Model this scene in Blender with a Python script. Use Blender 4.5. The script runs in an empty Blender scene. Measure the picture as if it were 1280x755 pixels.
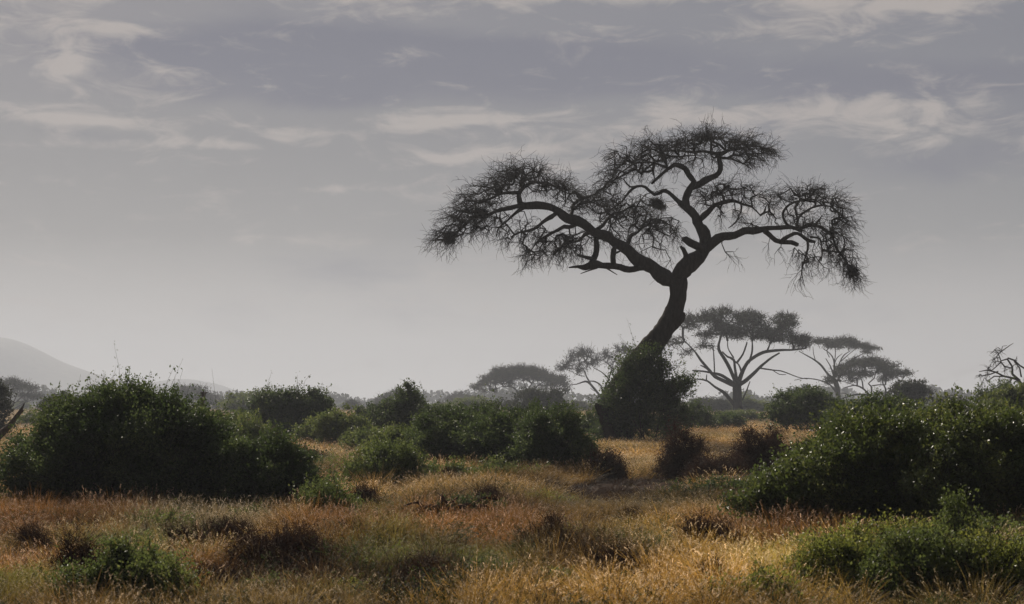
import bpy, math
import numpy as np
from mathutils import Vector

F, HY, CX, H = 2400.0, 503.0, 640.0, 2.2      # focal length in photo pixels, horizon row, centre column, eye height
R = math.radians
scene = bpy.context.scene
col = scene.collection
SUN_AZ, SUN_EL = -20.0, 31.0

# ------------------------------------------------------------------ helpers
def P(px, py, d):
    return np.array([(px - CX) * d / F, d, H + (HY - py) * d / F])

def sn(x, y, seed, f=1.0, octv=3):
    r = np.random.RandomState(seed); v = 0; a = 1.0; t = 0
    for o in range(octv):
        s = 0
        for k in range(5):
            an = r.rand() * 6.283; ph = r.rand() * 6.283; ff = f * (2 ** o) * (0.7 + 0.6 * r.rand())
            s = s + np.sin((x * math.cos(an) + y * math.sin(an)) * ff + ph + 1.1 * np.sin((x * math.sin(an) - y * math.cos(an)) * ff * .6 + ph * 2))
        v = v + a * s / 3.0; t += a; a *= .5
    return v / t

def gz(x, y):
    x = np.asarray(x, float); y = np.asarray(y, float)
    near = np.clip((y - 8) / 25, 0, 1) * np.clip(1.4 - y / 400, .3, 1)
    return near * (.10 * sn(x, y, 3, .12, 2) + .05 * sn(x, y, 4, .7, 2))

class MB:
    def __init__(s): s.v = []; s.f = []; s.m = []; s.s = []; s.n = 0
    def add(s, v, f, m=0, smooth=False):
        v = np.asarray(v, np.float32).reshape(-1, 3); f = np.asarray(f, np.int64).reshape(-1, 4)
        s.v.append(v); s.f.append(f + s.n); s.m.append(np.full(len(f), m, np.int32)); s.s.append(np.full(len(f), smooth, bool)); s.n += len(v)
    def mesh(s, name, mats, origin=None):
        v = np.concatenate(s.v); f = np.concatenate(s.f).astype(np.int32)
        if origin is not None: v = v - np.asarray(origin, np.float32)
        me = bpy.data.meshes.new(name)
        me.vertices.add(len(v)); me.vertices.foreach_set('co', v.ravel())
        me.loops.add(len(f) * 4); me.loops.foreach_set('vertex_index', f.ravel())
        me.polygons.add(len(f)); me.polygons.foreach_set('loop_start', np.arange(len(f), dtype=np.int32) * 4)
        me.polygons.foreach_set('material_index', np.concatenate(s.m)); me.polygons.foreach_set('use_smooth', np.concatenate(s.s))
        for m in mats: me.materials.append(m)
        me.update(calc_edges=True)
        return me
    def build(s, name, mats, parent=None, origin=None):
        if parent is not None and origin is None: origin = np.array(parent.location)
        me = s.mesh(name, mats, origin)
        o = bpy.data.objects.new(name, me); col.objects.link(o)
        if parent is not None: o.parent = parent
        elif origin is not None: o.location = tuple(float(q) for q in origin)
        return o

def tag(o, label=None, cat=None, group=None, kind=None):
    if label: o['label'] = label
    if cat: o['category'] = cat
    if group: o['group'] = group
    if kind: o['kind'] = kind
    return o
def thing(name, loc, label, cat, group=None):
    o = bpy.data.objects.new(name, None); col.objects.link(o); o.location = tuple(float(q) for q in loc); o.empty_display_size = .3
    return tag(o, label, cat, group)

def nrm(a): return a / (np.linalg.norm(a, axis=-1, keepdims=True) + 1e-9)
def rdir(rng, n): return nrm(rng.normal(size=(n, 3)))

def spline(pts, step):
    pts = np.asarray(pts, float)
    if len(pts) < 3:
        n = max(2, int(np.linalg.norm(pts[-1, :3] - pts[0, :3]) / step) + 1); t = np.linspace(0, 1, n)[:, None]
        return pts[0] * (1 - t) + pts[-1] * t
    q = np.vstack([2 * pts[0] - pts[1], pts, 2 * pts[-1] - pts[-2]]); out = []
    for i in range(1, len(q) - 2):
        n = max(1, int(np.linalg.norm(q[i + 1, :3] - q[i, :3]) / step)); t = (np.arange(n) / n)[:, None]
        a, b, c, d = q[i - 1], q[i], q[i + 1], q[i + 2]
        out.append(.5 * ((2 * b) + (c - a) * t + (2 * a - 5 * b + 4 * c - d) * t * t + (3 * b - a - 3 * c + d) * t ** 3))
    out.append(pts[-1:]); return np.vstack(out)

def tube(mb, path, sides=10, rough=.08, m=0, rng=None, ridge=0.0):
    """path rows x,y,z,r"""
    rng = rng or np.random.RandomState(1)
    p = path[:, :3]; r = np.maximum(path[:, 3], .002); n = len(p)
    t = nrm(np.gradient(p, axis=0)); a = np.array([0.31, .9, .2]); u = nrm(np.cross(t[0], a)); V = []
    ang = np.arange(sides) / sides * 2 * math.pi; ph = rng.rand(4) * 6.28
    s = np.concatenate([[0], np.cumsum(np.linalg.norm(np.diff(p, axis=0), axis=1))])
    for i in range(n):
        u = nrm(u - t[i] * np.dot(u, t[i])); w = np.cross(t[i], u)
        k = 1 + rough * (np.sin(2 * ang + ph[0] + s[i] * 1.1 / max(r[0], .05) * .3) + .7 * np.sin(3 * ang + ph[1] - s[i] * 2.3) + .6 * rng.normal(size=sides))
        if ridge: k += ridge * np.sin(7 * ang + ph[2] + .5 * np.sin(s[i] * 1.7))
        V.append(p[i] + (np.cos(ang) * k)[:, None] * u * r[i] + (np.sin(ang) * k)[:, None] * w * r[i])
    V.append(np.repeat((p[-1] + t[-1] * r[-1] * .4)[None], sides, 0) + .02 * r[-1] * rng.normal(size=(sides, 3)))
    V = np.vstack(V); i = np.arange(n)[:, None] * sides; j = np.arange(sides)[None]; j2 = (j + 1) % sides
    f = np.stack([i + j, i + j2, i + sides + j2, i + sides + j], -1).reshape(-1, 4)
    mb.add(V, f, m, True)

def prisms(mb, p0, p1, r0, r1, m=0, sides=3):
    p0 = np.asarray(p0); p1 = np.asarray(p1); n = len(p0)
    if n == 0: return
    t = nrm(p1 - p0); a = np.where(np.abs(t[:, 2:3]) > .9, np.array([[1., 0, 0]]), np.array([[0, 0, 1.]]))
    u = nrm(np.cross(t, a)); w = np.cross(t, u); ang = np.arange(sides) / sides * 2 * math.pi
    c = np.cos(ang)[None, :, None]; s_ = np.sin(ang)[None, :, None]
    ring = c * u[:, None] + s_ * w[:, None]
    A = p0[:, None] + ring * np.broadcast_to(r0, n)[:, None, None]; B = p1[:, None] + ring * np.broadcast_to(r1, n)[:, None, None]
    V = np.concatenate([A, B], 1).reshape(-1, 3)
    i = np.arange(n)[:, None] * 2 * sides; j = np.arange(sides)[None]; j2 = (j + 1) % sides
    mb.add(V, np.stack([i + j, i + j2, i + sides + j2, i + sides + j], -1), m, True)

def leafq(mb, c, ax, rng, L, W, m=0):
    """leaf quads (diamond shaped) centred at c along ax"""
    n = len(c)
    if n == 0: return
    ax = nrm(ax); b = nrm(np.cross(ax, rdir(rng, n))); L = np.broadcast_to(L, n)[:, None]; W = np.broadcast_to(W, n)[:, None]
    k = np.cross(ax, b) * L * .12
    V = np.stack([c - ax * L * .5, c + b * W * .5 - ax * L * .05 + k, c + ax * L * .5, c - b * W * .5 - ax * L * .05 + k], 1)
    mb.add(V.reshape(-1, 3), np.arange(n * 4).reshape(-1, 4), m, False)

# ------------------------------------------------------------------ materials
def mat(name):
    m = bpy.data.materials.new(name); m.use_nodes = True; nt = m.node_tree; nt.nodes.clear()
    return m, nt, nt.nodes, nt.links
def ramp(N, stops):
    r = N.new('ShaderNodeValToRGB'); e = r.color_ramp.elements
    while len(e) < len(stops): e.new(.5)
    for q, (p, c) in zip(e, stops): q.position = p; q.color = (*c, 1)
    return r
def leaf_mat(name, c0, c1, c2, rough=.4, trans=.3, spec=.5):
    m, nt, N, L = mat(name)
    g = N.new('ShaderNodeNewGeometry'); r = ramp(N, [(0, c0), (.55, c1), (1, c2)])
    tc = N.new('ShaderNodeTexCoord'); nz = N.new('ShaderNodeTexNoise'); nz.inputs['Scale'].default_value = 1.3
    L.new(tc.outputs['Object'], nz.inputs['Vector'])
    mx = N.new('ShaderNodeMath'); mx.operation = 'MULTIPLY_ADD'; mx.inputs[1].default_value = .5
    L.new(g.outputs['Random Per Island'], mx.inputs[0])
    s2 = N.new('ShaderNodeMath'); s2.operation = 'MULTIPLY_ADD'; s2.inputs[1].default_value = 1.4; s2.inputs[2].default_value = -.45
    L.new(nz.outputs['Fac'], s2.inputs[0]); L.new(s2.outputs[0], mx.inputs[2]); L.new(mx.outputs[0], r.inputs[0])
    p = N.new('ShaderNodeBsdfPrincipled'); p.inputs['Roughness'].default_value = rough; p.inputs['Specular IOR Level'].default_value = spec
    L.new(r.outputs[0], p.inputs['Base Color'])
    t = N.new('ShaderNodeBsdfTranslucent'); hs = N.new('ShaderNodeHueSaturation'); hs.inputs['Value'].default_value = 1.5; hs.inputs['Hue'].default_value = .485
    L.new(r.outputs[0], hs.inputs['Color']); L.new(hs.outputs[0], t.inputs[0])
    mi = N.new('ShaderNodeMixShader'); mi.inputs[0].default_value = trans; L.new(p.outputs[0], mi.inputs[1]); L.new(t.outputs[0], mi.inputs[2])
    o = N.new('ShaderNodeOutputMaterial'); L.new(mi.outputs[0], o.inputs[0]); return m
def bark_mat(name, c0, c1, scale=3, bump=.6):
    m, nt, N, L = mat(name)
    tc = N.new('ShaderNodeTexCoord'); mp = N.new('ShaderNodeMapping'); mp.inputs['Scale'].default_value = (scale * 2, scale * 2, scale * .6)
    L.new(tc.outputs['Object'], mp.inputs[0]); nz = N.new('ShaderNodeTexNoise'); nz.inputs['Scale'].default_value = 1.5; nz.inputs['Detail'].default_value = 7; nz.inputs['Roughness'].default_value = .65
    L.new(mp.outputs[0], nz.inputs['Vector']); r = ramp(N, [(.3, c0), (.7, c1)]); L.new(nz.outputs['Fac'], r.inputs[0])
    p = N.new('ShaderNodeBsdfPrincipled'); p.inputs['Roughness'].default_value = .95; p.inputs['Specular IOR Level'].default_value = .03
    L.new(r.outputs[0], p.inputs['Base Color'])
    b = N.new('ShaderNodeBump'); b.inputs['Strength'].default_value = bump; b.inputs['Distance'].default_value = .06; L.new(nz.outputs['Fac'], b.inputs['Height']); L.new(b.outputs[0], p.inputs['Normal'])
    o = N.new('ShaderNodeOutputMaterial'); L.new(p.outputs[0], o.inputs[0]); return m

M_bark = bark_mat('acacia_bark', (.028, .024, .02), (.06, .05, .042))
M_twig = bark_mat('twig_bark', (.03, .025, .021), (.05, .042, .036), 2, 0)
M_dead = bark_mat('dead_wood', (.05, .04, .032), (.16, .13, .11), 4)
M_thorn = leaf_mat('dry_thorn_leaf', (.035, .02, .012), (.06, .034, .02), (.11, .06, .03), .7, .25, .2)
M_thorntwig = bark_mat('thorn_twig', (.035, .02, .014), (.08, .045, .03), 2, 0)
M_leaf_a = leaf_mat('saltbush_leaf', (.022, .038, .012), (.05, .08, .024), (.12, .155, .05), .5, .45, .28)
M_leaf_b = leaf_mat('glossy_leaf', (.03, .048, .012), (.07, .10, .024), (.17, .19, .05), .42, .45, .6)
M_leaf_c = leaf_mat('soft_green_leaf', (.045, .07, .018), (.095, .13, .035), (.17, .19, .055), .5, .5, .3)
M_leaf_y = leaf_mat('weed_leaf', (.06, .085, .015), (.15, .18, .035), (.3, .29, .07), .45, .52, .35)
M_leaf_f = leaf_mat('acacia_leaf', (.03, .034, .02), (.042, .048, .027), (.06, .066, .036), .7, .25, .2)
M_nest = bark_mat('nest_straw', (.04, .03, .02), (.10, .075, .045), 9)

# ------------------------------------------------------------------ tree growing
def polys(lst, ox, oy, s, d):
    """pixel polylines -> world paths; each entry (dy0, dy1, [(zx,zy,r)...]) in zoomed pixels"""
    out = []
    for dy0, dy1, pts in lst:
        w = []
        for k, (a, b, r) in enumerate(pts):
            t = k / (len(pts) - 1); dd = d + dy0 + (dy1 - dy0) * t
            w.append([*P(ox + a / s, oy + b / s, dd), r / s * dd / F])
        out.append(np.array(w))
    return out

def grow(paths, att, rng, step=.35, rt=.012, zig=.18, expo=2.3, rmax=None, plen=.12):
    N0 = np.vstack([p[:, :3] for p in paths]); lim0 = np.concatenate([p[:, 3] for p in paths])
    n0 = len(N0); cap = n0 + 30 * len(att) + 10
    pos = np.zeros((cap, 3)); pos[:n0] = N0; par = np.full(cap, -1); dlen = np.zeros(cap); n = n0
    m = len(att); best = np.full(m, 1e9); bi = np.zeros(m, int)
    pen = np.where(lim0 > np.percentile(lim0, 70), .25, 0.) if len(lim0) > 5 else np.zeros(n0)
    for i in range(0, n0, 200):
        D = np.linalg.norm(att[:, None] - pos[None, i:min(i + 200, n0)], axis=2) + pen[None, i:min(i + 200, n0)]
        k = D.argmin(1); v = D[np.arange(m), k]; w = v < best; best[w] = v[w]; bi[w] = k[w] + i
    done = np.zeros(m, bool); tips = []
    for _ in range(m):
        j = int(np.where(done, 1e9, best).argmin()); done[j] = True; q = bi[j]
        a = pos[q]; b = att[j]; L = np.linalg.norm(b - a)
        if L < .03: continue
        k = max(1, min(28, int(L / step))); t = (np.arange(1, k + 1) / k)[:, None]
        bend = rng.normal(size=3) * L * .10; bend[2] += L * .07
        pp = a + (b - a) * t + bend * np.sin(t * math.pi) + rng.normal(size=(k, 3)) * min(step, L / k) * zig * (t < 1)
        ids = np.arange(n, n + k); pos[ids] = pp; par[ids] = np.concatenate([[q], ids[:-1]]); dlen[ids] = dlen[q] + L * t[:, 0]; n += k
        tips.append(n - 1)
        D = np.linalg.norm(att[:, None] - pp[None], axis=2) + plen * dlen[ids][None]
        kk = D.argmin(1); v = D[np.arange(m), kk]; w = (v < best) & ~done; best[w] = v[w]; bi[w] = ids[kk[w]]
    r = np.zeros(n); r[np.array(tips, int)] = rt ** expo
    for i in range(n - 1, n0 - 1, -1):
        if r[i] == 0: r[i] = rt ** expo
        if par[i] >= n0: r[par[i]] += r[i]
    r = r ** (1 / expo)
    if rmax: r = np.minimum(r, rmax)
    ch = np.arange(n0, n); pa = par[ch]; rp = np.where(pa >= n0, r[pa], r[ch] * 1.1)
    return pos[pa], pos[ch], rp, r[ch], pos[ch]

def blobs_att(blobs, ox, oy, s, d, dens, rng, shell=0):
    """blobs: (zx,zy,rx,ry, dy, ryd, weight, vx, vz) in zoomed pixels; returns points and drift directions"""
    A = []; V = []
    for b in blobs:
        zx, zy, rx, ry = b[:4]; dy, rd, w, vx, vz = (list(b[4:]) + [0, None, 1, 0, .3][len(b) - 4:])
        m = d / F / s; RX, RZ = rx * m, ry * m
        if rd is None: rd = .8 * max(RX, RZ)
        n = max(2, int(dens * w * (RX * RZ * rd) ** (2 / 3) * 4))
        u = rdir(rng, n) * (rng.rand(n, 1) ** (.4))
        q = np.stack([u[:, 0] * rx, u[:, 1] * rd, u[:, 2] * ry], 1)
        dd = d + dy + q[:, 1]
        x = (ox + (zx + q[:, 0]) / s - CX) * dd / F; z = H + (HY - (oy + (zy - q[:, 2]) / s)) * dd / F
        A.append(np.stack([x, dd, z], 1)); V.append(np.tile([vx, 0, vz], (n, 1)) + u * .5)
    return np.vstack(A), np.vstack(V)

def wisps(mb, base, drift, rng, n, L, r, segs=3, spread=.8, grav=-.12, sub=2, m=0):
    b = np.repeat(base, n, 0); dv = nrm(np.repeat(drift, n, 0) + rng.normal(size=(len(b), 3)) * spread)
    ln = L * (.45 + .8 * rng.rand(len(b))); S0, S1, SD = [], [], []
    p = b; rr = r
    for k in range(segs):
        q = p + dv * (ln / segs)[:, None]
        r0 = rr * (1 - k / segs * .55); r1 = rr * (1 - (k + 1) / segs * .55)
        prisms(mb, p, q, r0, r1, m); S0.append(q); SD.append(dv.copy())
        dv = nrm(dv + rng.normal(size=dv.shape) * .32 + np.array([0, 0, grav])); p = q
    for k in range(sub):
        w = rng.randint(0, segs, len(b)); st = np.stack(S0)[w, np.arange(len(b))]; sd = np.stack(SD)[w, np.arange(len(b))]
        st = st - sd * (ln / segs * rng.rand(len(b)))[:, None]
        d2 = nrm(sd + rng.normal(size=sd.shape) * .7); q = st + d2 * (ln * (.2 + .25 * rng.rand(len(b))))[:, None]
        q2 = q + nrm(d2 + rng.normal(size=sd.shape) * .4 + [0, 0, grav]) * (ln * .2)[:, None]
        prisms(mb, st, q, r * .7, r * .55, m); prisms(mb, q, q2, r * .55, r * .3, m)
    return p

# ------------------------------------------------------------------ the ground, mounds and hills
def ground():
    ys = np.concatenate([np.linspace(-40, 10, 20)[:-1], np.linspace(10, 60, 160)[:-1], np.linspace(60, 160, 130)[:-1], np.geomspace(160, 3930, 100)])
    xs = np.concatenate([-np.geomspace(1800, 34, 44), np.linspace(-33, 33, 200), np.geomspace(34, 1800, 44)])
    X, Y = np.meshgrid(xs, ys); Z = gz(X, Y) + .03 * sn(X, Y, 9, 2.2, 2) * (Y < 160)
    nx, ny = len(xs), len(ys); i = (np.arange(ny - 1)[:, None] * nx + np.arange(nx - 1)[None])
    mb = MB(); mb.add(np.stack([X, Y, Z], -1), np.stack([i, i + 1, i + nx + 1, i + nx], -1), 0, True)
    m, nt, N, L = mat('dry_savanna_soil')
    tc = N.new('ShaderNodeTexCoord'); a = N.new('ShaderNodeTexNoise'); a.inputs['Scale'].default_value = .25; a.inputs['Detail'].default_value = 8; a.inputs['Roughness'].default_value = .62
    L.new(tc.outputs['Object'], a.inputs['Vector']); r = ramp(N, [(.3, (.05, .032, .018)), (.5, (.10, .07, .035)), (.62, (.11, .10, .04)), (.75, (.2, .15, .075))]); L.new(a.outputs['Fac'], r.inputs[0])
    b = N.new('ShaderNodeTexNoise'); b.inputs['Scale'].default_value = 9; b.inputs['Detail'].default_value = 6; L.new(tc.outputs['Object'], b.inputs['Vector'])
    bp = N.new('ShaderNodeBump'); bp.inputs['Distance'].default_value = .08; bp.inputs['Strength'].default_value = .8; L.new(b.outputs['Fac'], bp.inputs['Height'])
    p = N.new('ShaderNodeBsdfPrincipled'); p.inputs['Roughness'].default_value = 1; p.inputs['Specular IOR Level'].default_value = .0
    L.new(r.outputs[0], p.inputs['Base Color']); L.new(bp.outputs[0], p.inputs['Normal'])
    o = N.new('ShaderNodeOutputMaterial'); L.new(p.outputs[0], o.inputs[0])
    tag(mb.build('ground', [m]), kind='structure')
ground()

M_soil_shadow = bark_mat('mound_soil_and_shadow', (.018, .009, .004), (.045, .022, .011), 1.6, 1.0)  # earth of the mounds, dark enough to carry the painted shadow strip too
def mound(px, d, half_px, top, depth, seed, label, lumps):
    c = P(px, top, d); c[2] = float(gz(c[0], c[1])) - .05; hw = half_px * d / F; hh = H + (HY - top) * d / F - c[2]
    u = np.linspace(-1.25, 1.25, 70); v = np.linspace(-1.25, 1.25, 46); U, V = np.meshgrid(u, v)
    hgt = np.zeros_like(U)
    for (a, b, s, h) in lumps: hgt = np.maximum(hgt, h * np.exp(-((U - a) ** 2 / s ** 2 + (V - b) ** 2 / (s * 1.3) ** 2)))
    e = np.clip(1.2 - np.sqrt(U ** 2 + V ** 2), 0, 1); hgt = hgt * np.minimum(1, e * 3)
    hgt = hgt * (1 + .22 * sn(U, V, seed, 6, 4)) + .10 * e * sn(U, V, seed + 1, 14, 3)
    mb = MB(); nx = len(u); i = (np.arange(len(v) - 1)[:, None] * nx + np.arange(nx - 1)[None])
    mb.add(np.stack([c[0] + U * hw, c[1] + V * depth, c[2] - .12 + hgt * hh + (hgt > .02) * .1], -1), np.stack([i, i + 1, i + nx + 1, i + nx], -1), 0, True)
    tag(mb.build('earth_mound', [M_soil_shadow], origin=c), label, 'mound'); return c, hh
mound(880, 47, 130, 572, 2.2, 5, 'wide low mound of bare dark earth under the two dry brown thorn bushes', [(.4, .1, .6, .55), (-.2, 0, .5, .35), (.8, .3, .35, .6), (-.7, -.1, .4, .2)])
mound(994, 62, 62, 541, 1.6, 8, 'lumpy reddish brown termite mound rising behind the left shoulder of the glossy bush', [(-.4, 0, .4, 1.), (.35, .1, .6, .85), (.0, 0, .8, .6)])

def painted_shadow():  # sheet laid on the ground, its dark colour paints a strip of shadow
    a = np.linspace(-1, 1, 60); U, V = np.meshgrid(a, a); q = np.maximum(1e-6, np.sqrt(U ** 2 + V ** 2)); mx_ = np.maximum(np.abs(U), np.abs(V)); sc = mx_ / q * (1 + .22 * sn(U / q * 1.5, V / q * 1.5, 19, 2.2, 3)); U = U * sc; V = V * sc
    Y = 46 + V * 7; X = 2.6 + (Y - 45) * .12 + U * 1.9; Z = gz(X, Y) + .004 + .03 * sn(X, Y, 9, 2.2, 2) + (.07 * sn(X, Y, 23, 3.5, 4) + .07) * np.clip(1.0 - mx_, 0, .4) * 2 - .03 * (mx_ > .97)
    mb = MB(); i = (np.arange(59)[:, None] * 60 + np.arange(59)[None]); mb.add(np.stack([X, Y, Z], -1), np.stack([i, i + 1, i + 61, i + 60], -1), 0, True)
    tag(mb.build('painted_shadow', [M_soil_shadow]), kind='structure')
painted_shadow()

def hill(name, prof, d, depth, label):
    xs = np.array([p[0] for p in prof]); hs = np.array([HY + 2 - p[1] for p in prof])
    px = np.linspace(xs[0], xs[-1], 160); h = np.interp(px, xs, hs); h = np.convolve(np.pad(h, 6, 'edge'), np.ones(13) / 13, 'valid') * d / F
    v = np.linspace(-1, 1, 30); X, V = np.meshgrid((px - CX) * d / F, v); Hh = h[None] * (np.cos(V * math.pi / 2) ** 1.3)
    Z = Hh * (1 + .05 * sn(X, V * depth, 31, .02, 3) * (1 - np.abs(V) * .2)) - 1.5; Y = d + V * depth
    mb = MB(); nx = len(px); i = (np.arange(29)[:, None] * nx + np.arange(nx - 1)[None])
    mb.add(np.stack([X, Y, Z], -1), np.stack([i, i + 1, i + nx + 1, i + nx], -1), 0, True)
    tag(mb.build(name, [M_hill]), kind='structure')
M_hill = bark_mat('hill_scrub', (.18, .18, .17), (.3, .29, .26), .02, 0)
hill('hills', [(-420, 470), (-200, 430), (-60, 421), (10, 422), (30, 428), (60, 446), (95, 462), (120, 467), (150, 474), (185, 490), (240, 503), (260, 505)], 3250, 300, '')
hill('far_hills', [(120, 500), (180, 480), (215, 473), (240, 472), (275, 480), (310, 494), (340, 501), (360, 504)], 3750, 130, '')

# ------------------------------------------------------------------ the big leaning acacia
D0 = 95.0
def main_tree():
    rng = np.random.RandomState(11)
    base = P(770, 0, D0); base[2] = float(gz(base[0], base[1]))
    root = thing('acacia_tree', base, 'tall dark leaning acacia with almost bare drooping crown, biggest tree in the scene', 'tree', None)
    def mk(name, lst, fr, sides=12, rough=.07, mats=(M_bark,), step=.22, ridge=.0):
        mb = MB(); ps = polys(lst, *fr, D0); ps = [spline(p, step) for p in ps]
        for p in ps:
            q = np.arange(len(p)) * step; e = np.minimum(1, np.minimum(q, q[::-1]) / 1.0); w = (.4 * np.minimum(p[:, 3], .12) + .012) * (0 if p[:, 3].max() > .4 and len(p) > 12 and name == 'trunk' else 1); f = rng.rand(6) * 6.28
            p[:, 0] += e * w * (np.sin(q * 2.9 + f[0]) + .6 * np.sin(q * 6.1 + f[1])); p[:, 2] += e * w * (np.sin(q * 3.3 + f[2]) + .6 * np.sin(q * 5.7 + f[3])); p[:, 1] += e * w * 1.5 * np.sin(q * 2.1 + f[4]); p[:, 3] *= 1 + (.10 * np.sin(q * 4.1 + f[5]) + .05 * rng.normal(size=len(p))) * (.15 if name == 'trunk' else 1)
            tube(mb, p, sides, rough, 0, rng, ridge)
        mb.build(name, list(mats), root); return ps
    Z1 = (520, 140, 2.207); I = (0, 0, 1.0)
    tr = mk('trunk', [(0, 0, [(766, 566, 31), (769, 540, 23), (771, 505, 18), (783, 474, 16), (802, 447, 14.6), (823, 422, 13.4), (839, 397, 12.2), (846, 378, 11.2), (848, 360, 11), (847, 350, 12)]),
                      (0, -.3, [(838, 408, 8), (846, 401, 7), (852, 395, 4.5), (855, 391, 2)])], I, 16, .05, step=.16, ridge=.035)
    la = mk('limb', [(0, -1.5, [(725, 470, 20), (690, 457, 21), (650, 428, 17.5), (612, 405, 16), (575, 377, 15), (540, 352, 14.5), (500, 332, 14), (460, 312, 15), (420, 292, 12.5), (390, 272, 11), (365, 258, 10), (330, 258, 9.5), (298, 260, 9), (284, 250, 7)]),
                     (-1.3, -2.6, [(298, 260, 8), (262, 263, 6), (230, 268, 5), (200, 282, 4.5), (150, 300, 4), (110, 330, 3.6), (82, 352, 2.5)]),
                     (-1.4, -.2, [(288, 255, 7), (284, 228, 6.5), (294, 207, 6), (290, 188, 4), (296, 165, 2.5), (292, 148, 1.5)]),
                     (-1.0, .8, [(294, 208, 5), (330, 192, 4), (362, 198, 3), (400, 215, 2.5)]), (-1.4, -2.6, [(286, 222, 5), (255, 224, 4), (220, 232, 3.5), (170, 250, 2.5), (130, 275, 1.8)]),
                     (-1.0, -3.2, [(388, 278, 6), (352, 305, 5), (322, 324, 4), (290, 330, 3.2), (262, 345, 2)]), (-1.5, -.4, [(300, 262, 5), (270, 280, 4), (248, 305, 3), (228, 320, 2), (222, 345, 1.3)]),
                     (-.8, -4, [(440, 312, 6), (400, 322, 5), (365, 338, 4), (335, 360, 2.5), (310, 390, 1.5)]), (-1, 2, [(428, 294, 6), (430, 270, 5), (440, 250, 4), (470, 235, 3), (500, 225, 2)]),
                     (-.6, 3, [(575, 375, 6), (600, 340, 4.5), (630, 315, 3.5), (670, 305, 2.5), (700, 310, 1.6)]), (-.6, -3, [(480, 330, 6), (450, 350, 4.5), (410, 365, 3.5), (380, 395, 2)]),
                     (-.6, 2.8, [(500, 325, 6), (530, 295, 4.5), (560, 275, 3.5), (600, 262, 2.5), (630, 260, 1.5)])], Z1)
    dead = mk('dead_limb', [(0, -2.2, [(668, 440, 14), (640, 430, 12), (600, 429, 10.5), (560, 430, 9.5), (520, 424, 9), (490, 420, 11), (465, 426, 7), (445, 427, 4), (422, 429, 2)]),
                            (-1.4, -.6, [(485, 418, 11), (492, 395, 8), (498, 368, 7.5), (494, 340, 7)]), (-1, -.6, [(545, 422, 8), (544, 398, 6.5), (546, 380, 6.5), (552, 368, 4)]), (-1.4, -2, [(486, 405, 6), (465, 400, 4.5), (446, 395, 4)]),
                            (-1, -1.2, [(500, 430, 2.5), (475, 438, 1.6), (454, 446, 1)]), (-1, -1.2, [(525, 430, 2.2), (540, 440, 1.6), (555, 449, 1)]), (-.5, .5, [(546, 392, 3), (560, 385, 2.5), (575, 378, 2)])], Z1, 10, .09)
    up = mk('limb', [(0, .6, [(708, 482, 21), (722, 456, 22), (748, 428, 22), (775, 400, 20), (796, 374, 18), (800, 350, 15), (785, 315, 14.5), (766, 285, 13), (744, 262, 11), (744, 240, 10.5), (756, 215, 11), (770, 198, 9), (755, 170, 8), (738, 152, 7.5), (712, 147, 6.5), (692, 160, 5), (672, 178, 4), (650, 198, 3)]),
                     (.6, 1.2, [(762, 208, 9), (800, 190, 8.5), (828, 178, 8), (840, 158, 7.2), (836, 132, 6.5), (837, 112, 6)]), (1.2, -.6, [(837, 116, 5), (800, 109, 4), (760, 112, 3), (715, 105, 2.4), (670, 112, 1.6)]),
                     (1.2, 2.6, [(838, 118, 5), (868, 105, 4.5), (905, 96, 3.5), (945, 96, 2), (975, 105, 1.3)]), (1.2, 0, [(838, 126, 4), (870, 130, 3), (905, 142, 2), (925, 158, 1.2)]),
                     (.5, 2.8, [(748, 268, 8), (722, 242, 7), (703, 226, 6), (680, 221, 5), (655, 226, 4.5), (632, 206, 4), (610, 204, 3.5), (592, 222, 3.2), (568, 246, 2.5), (540, 268, 1.8)]), (2.4, 3.2, [(610, 205, 3), (590, 205, 2.2), (572, 185, 1.8)]),
                     (.4, -1.8, [(784, 296, 9), (806, 276, 8), (824, 256, 7), (850, 243, 6), (880, 246, 4), (905, 256, 3), (928, 264, 2.3), (950, 285, 1.6)]), (-1.2, -2.4, [(896, 252, 3), (897, 275, 2.4), (880, 305, 1.9), (862, 320, 1.3)]),
                     (.5, 3, [(692, 162, 4), (690, 130, 3.2), (660, 108, 2.4), (625, 92, 1.6)]), (.5, -2, [(690, 152, 4), (650, 140, 3), (610, 140, 2.3), (575, 160, 1.6)]), (-1.4, -2.6, [(850, 243, 4), (842, 222, 3), (825, 205, 2.2), (850, 198, 1.6)])], Z1)
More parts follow.
